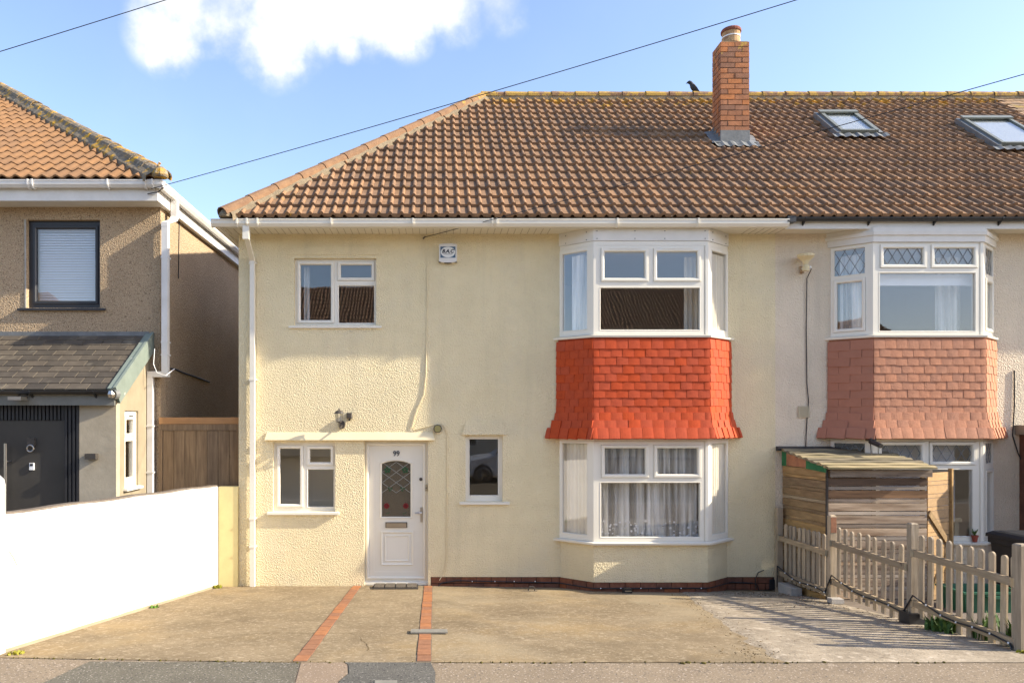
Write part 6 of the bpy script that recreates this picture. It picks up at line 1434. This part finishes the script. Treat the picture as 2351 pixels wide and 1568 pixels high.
s3 = MB().add([(-.5, -.008, -.009), (.5, -.008, -.009), (.5, .008, .009), (-.5, .008, .009)], [(0, 1, 2, 3)]).mesh('slat', M['blind'])
z = ZL1 - .06
while z > 1.0: place('slat', s3, vb2, Matrix.Translation((7.02, -.18, z)) @ Matrix.Diagonal((1.24, 1, 1, 1))); z -= .025
rd = thing('window_box', (7.6, .0, .8), 'cream slatted box behind the glass of the pale house lower bay window', 'box')
for k in range(5): MB().box(7.36 + k * .085, 7.42 + k * .085, -.10, -.08, .74, .98).build('slat', M['cream_plastic'], rd)
MB().box(7.34, 7.79, -.12, -.06, .97, 1.03).build('top', M['cream_plastic'], rd)

# ------------------------------------------------------------------ houses across the street (seen mirrored in the glass)
def opposite(x0, x1, y0, hip_l, hip_r, ez, rz, label):
    root = thing('terraced_house', ((x0 + x1) / 2, y0 - 4, .4), label, 'house', None)
    MB().box(x0, x1, y0 - 8, y0, .3, ez).build('wall', M['opp_wall'], root)
    yr = y0 - 4; e = .4; mb = MB()
    ra = x0 + (4 if hip_l else -e); rb = x1 - (4 if hip_r else -e)
    mb.v = [(x0 - e, y0 + e, ez), (x1 + e, y0 + e, ez), (x1 + e, y0 - 8 - e, ez), (x0 - e, y0 - 8 - e, ez), (ra, yr, rz), (rb, yr, rz)]
    mb.f = [(0, 1, 5, 4), (1, 2, 5), (2, 3, 4, 5), (3, 0, 4), (0, 3, 2, 1)]
    nx_ = int((x1 - x0 + 2 * e) / .042); nr_ = 16
    for row in range(nr_):                        # courses of rolled tiles, each a step over the one below
        k0 = len(mb.v)
        for jj, up in ((0, .075), (1, .03)):
            for i in range(nx_ + 1):
                x = x0 - e + (x1 - x0 + 2 * e) * i / nx_
                lim = min(1.0, (x - x0 + e) / (ra - x0 + e) if x < ra else 1.0, (x1 + e - x) / (x1 + e - rb) if x > rb else 1.0)
                t = min(lim, (row + jj) / nr_); mb.v.append((x, y0 + e - (4 + e) * t, ez + (rz - ez) * t + up + .03 * math.sin(i * math.pi / 2)))
        mb.f += [(k0 + i, k0 + i + 1, k0 + nx_ + 2 + i, k0 + nx_ + 1 + i) for i in range(nx_)]
    rf = mb.build('roof', M['opp_roof'], root)
    xc = x0 + .45 * (x1 - x0); MB().box(xc, xc + .9, yr - .4, yr + .3, rz - .6, rz + 1.3).build('chimney', M['brick_ch'], rf)
    x = x0 + 1.2
    while x < x1 - 2:
        for zz in (1.2, 3.7):
            w = MB().ring(x, x + 1.5, zz, zz + 1.2, .07, y0 - .02, y0 + .04).build('window', M['upvc'], root); MB().box(x + .06, x + 1.44, y0 - .0, y0 + .01, zz + .06, zz + 1.14).build('pane', M['anthracite'], w)
        x += 3.1
    return root
opposite(-13, 22.5, -24.5, True, True, 5.9, 9.6, 'long terrace across the street, seen only as reflections in the window glass')
opposite(-34, -17, -24.5, False, True, 5.9, 9.4, 'house across the street seen only in the glass of the black framed window')

# ------------------------------------------------------------------ car parked across the road, mirrored in the small window
M['car_paint'] = mat('silver_white_car_paint', (0.62, 0.63, 0.64), (0.60, 0.61, 0.62), 3, 0.25, spec=0.6)
car = thing('parked_car', (2.9, -13.4, .4), 'silver white parked car on the road, seen only mirrored in the small window', 'car')
prof = [(0.0, .30), (.02, .62), (.25, .82), (1.15, .98), (1.85, 1.42), (2.4, 1.48), (3.3, 1.40), (4.0, 1.0), (4.15, .95), (4.2, .45), (4.1, .28)]
rings = []
for (dy, sc) in ((0.0, .86), (.06, .97), (.25, 1.0), (1.5, 1.0), (1.69, .97), (1.75, .86)):
    rings.append([(0.75 + x, -12.5 - dy + (-.16 * max(0, z - .95) if dy < .8 else .16 * max(0, z - .95)), .40 + .30 + (z - .30) * sc) for x, z in prof])
MB().loft(rings).build('body', M['car_paint'], car, smooth=False)
for x in (1.57, 4.18):
    for y, s_ in ((-12.5, 1), (-14.25, -1)):
        w = MB().tube([(x, y + .012 * s_, .73), (x, y - .2 * s_, .73)], .33, 22).build('wheel', M['rubber_dark'], car)
        MB().tube([(x, y + .018 * s_, .73), (x, y - .02 * s_, .73)], .07, 12).build('hub', M['chrome'], w)
        for k in range(10):
            a = k * math.pi / 5; MB().tube([(x + .05 * math.cos(a), y + .022 * s_, .73 + .05 * math.sin(a)), (x + .23 * math.cos(a + .1), y + .016 * s_, .73 + .23 * math.sin(a + .1))], .014, 5).build('spoke', M['chrome'], w)
        MB().tube([(x + .235 * math.cos(t), y + .016 * s_, .73 + .235 * math.sin(t)) for t in [2 * math.pi * j / 20 for j in range(21)]], .016, 5).build('rim', M['chrome'], w)
for (a, b) in (((1.75, 1.0), (2.95, 1.33)), ((3.02, 1.0), (4.0, 1.30))):
    MB().add([(.75 + a[0] - .55, -12.47, .4 + a[1]), (.75 + b[0] - .55, -12.47, .4 + a[1]), (.75 + b[0] - .6, -12.535, .4 + b[1]), (.75 + a[0] - .2, -12.535, .4 + b[1])], [(0, 1, 2, 3)]).build('side_window', M['anthracite'], car)

ck = MB(); rc = random.Random(21)
for (x, y, a, n) in ((-2.3, -3.9, .5, 30), (2.0, -1.3, 2.9, 26), (-.6, -4.4, 1.2, 12)):
    pts = []
    for k in range(n):
        pts.append((x, y)); a += rc.uniform(-.45, .45) * .6; x += .055 * math.cos(a); y += .055 * math.sin(a)
    pts = [p for p in pts if -4.8 < p[1] < -.1]
    for (p, q) in zip(pts[:-1], pts[1:]):
        d = Vector((q[0] - p[0], q[1] - p[1])).normalized() * .0045; w = rc.uniform(.25, .7)
        ck.add([(p[0] - d.y * w, p[1] + d.x * w, gz(*p) + .0045), (p[0] + d.y * w, p[1] - d.x * w, gz(*p) + .0045), (q[0] + d.y * w, q[1] - d.x * w, gz(*q) + .0045), (q[0] - d.y * w, q[1] + d.x * w, gz(*q) + .0045)], [(0, 1, 2, 3)])
ck.build('crack', M['debris'], None, label='hairline cracks filled with dirt in the concrete drive', cat='crack', kind='stuff')
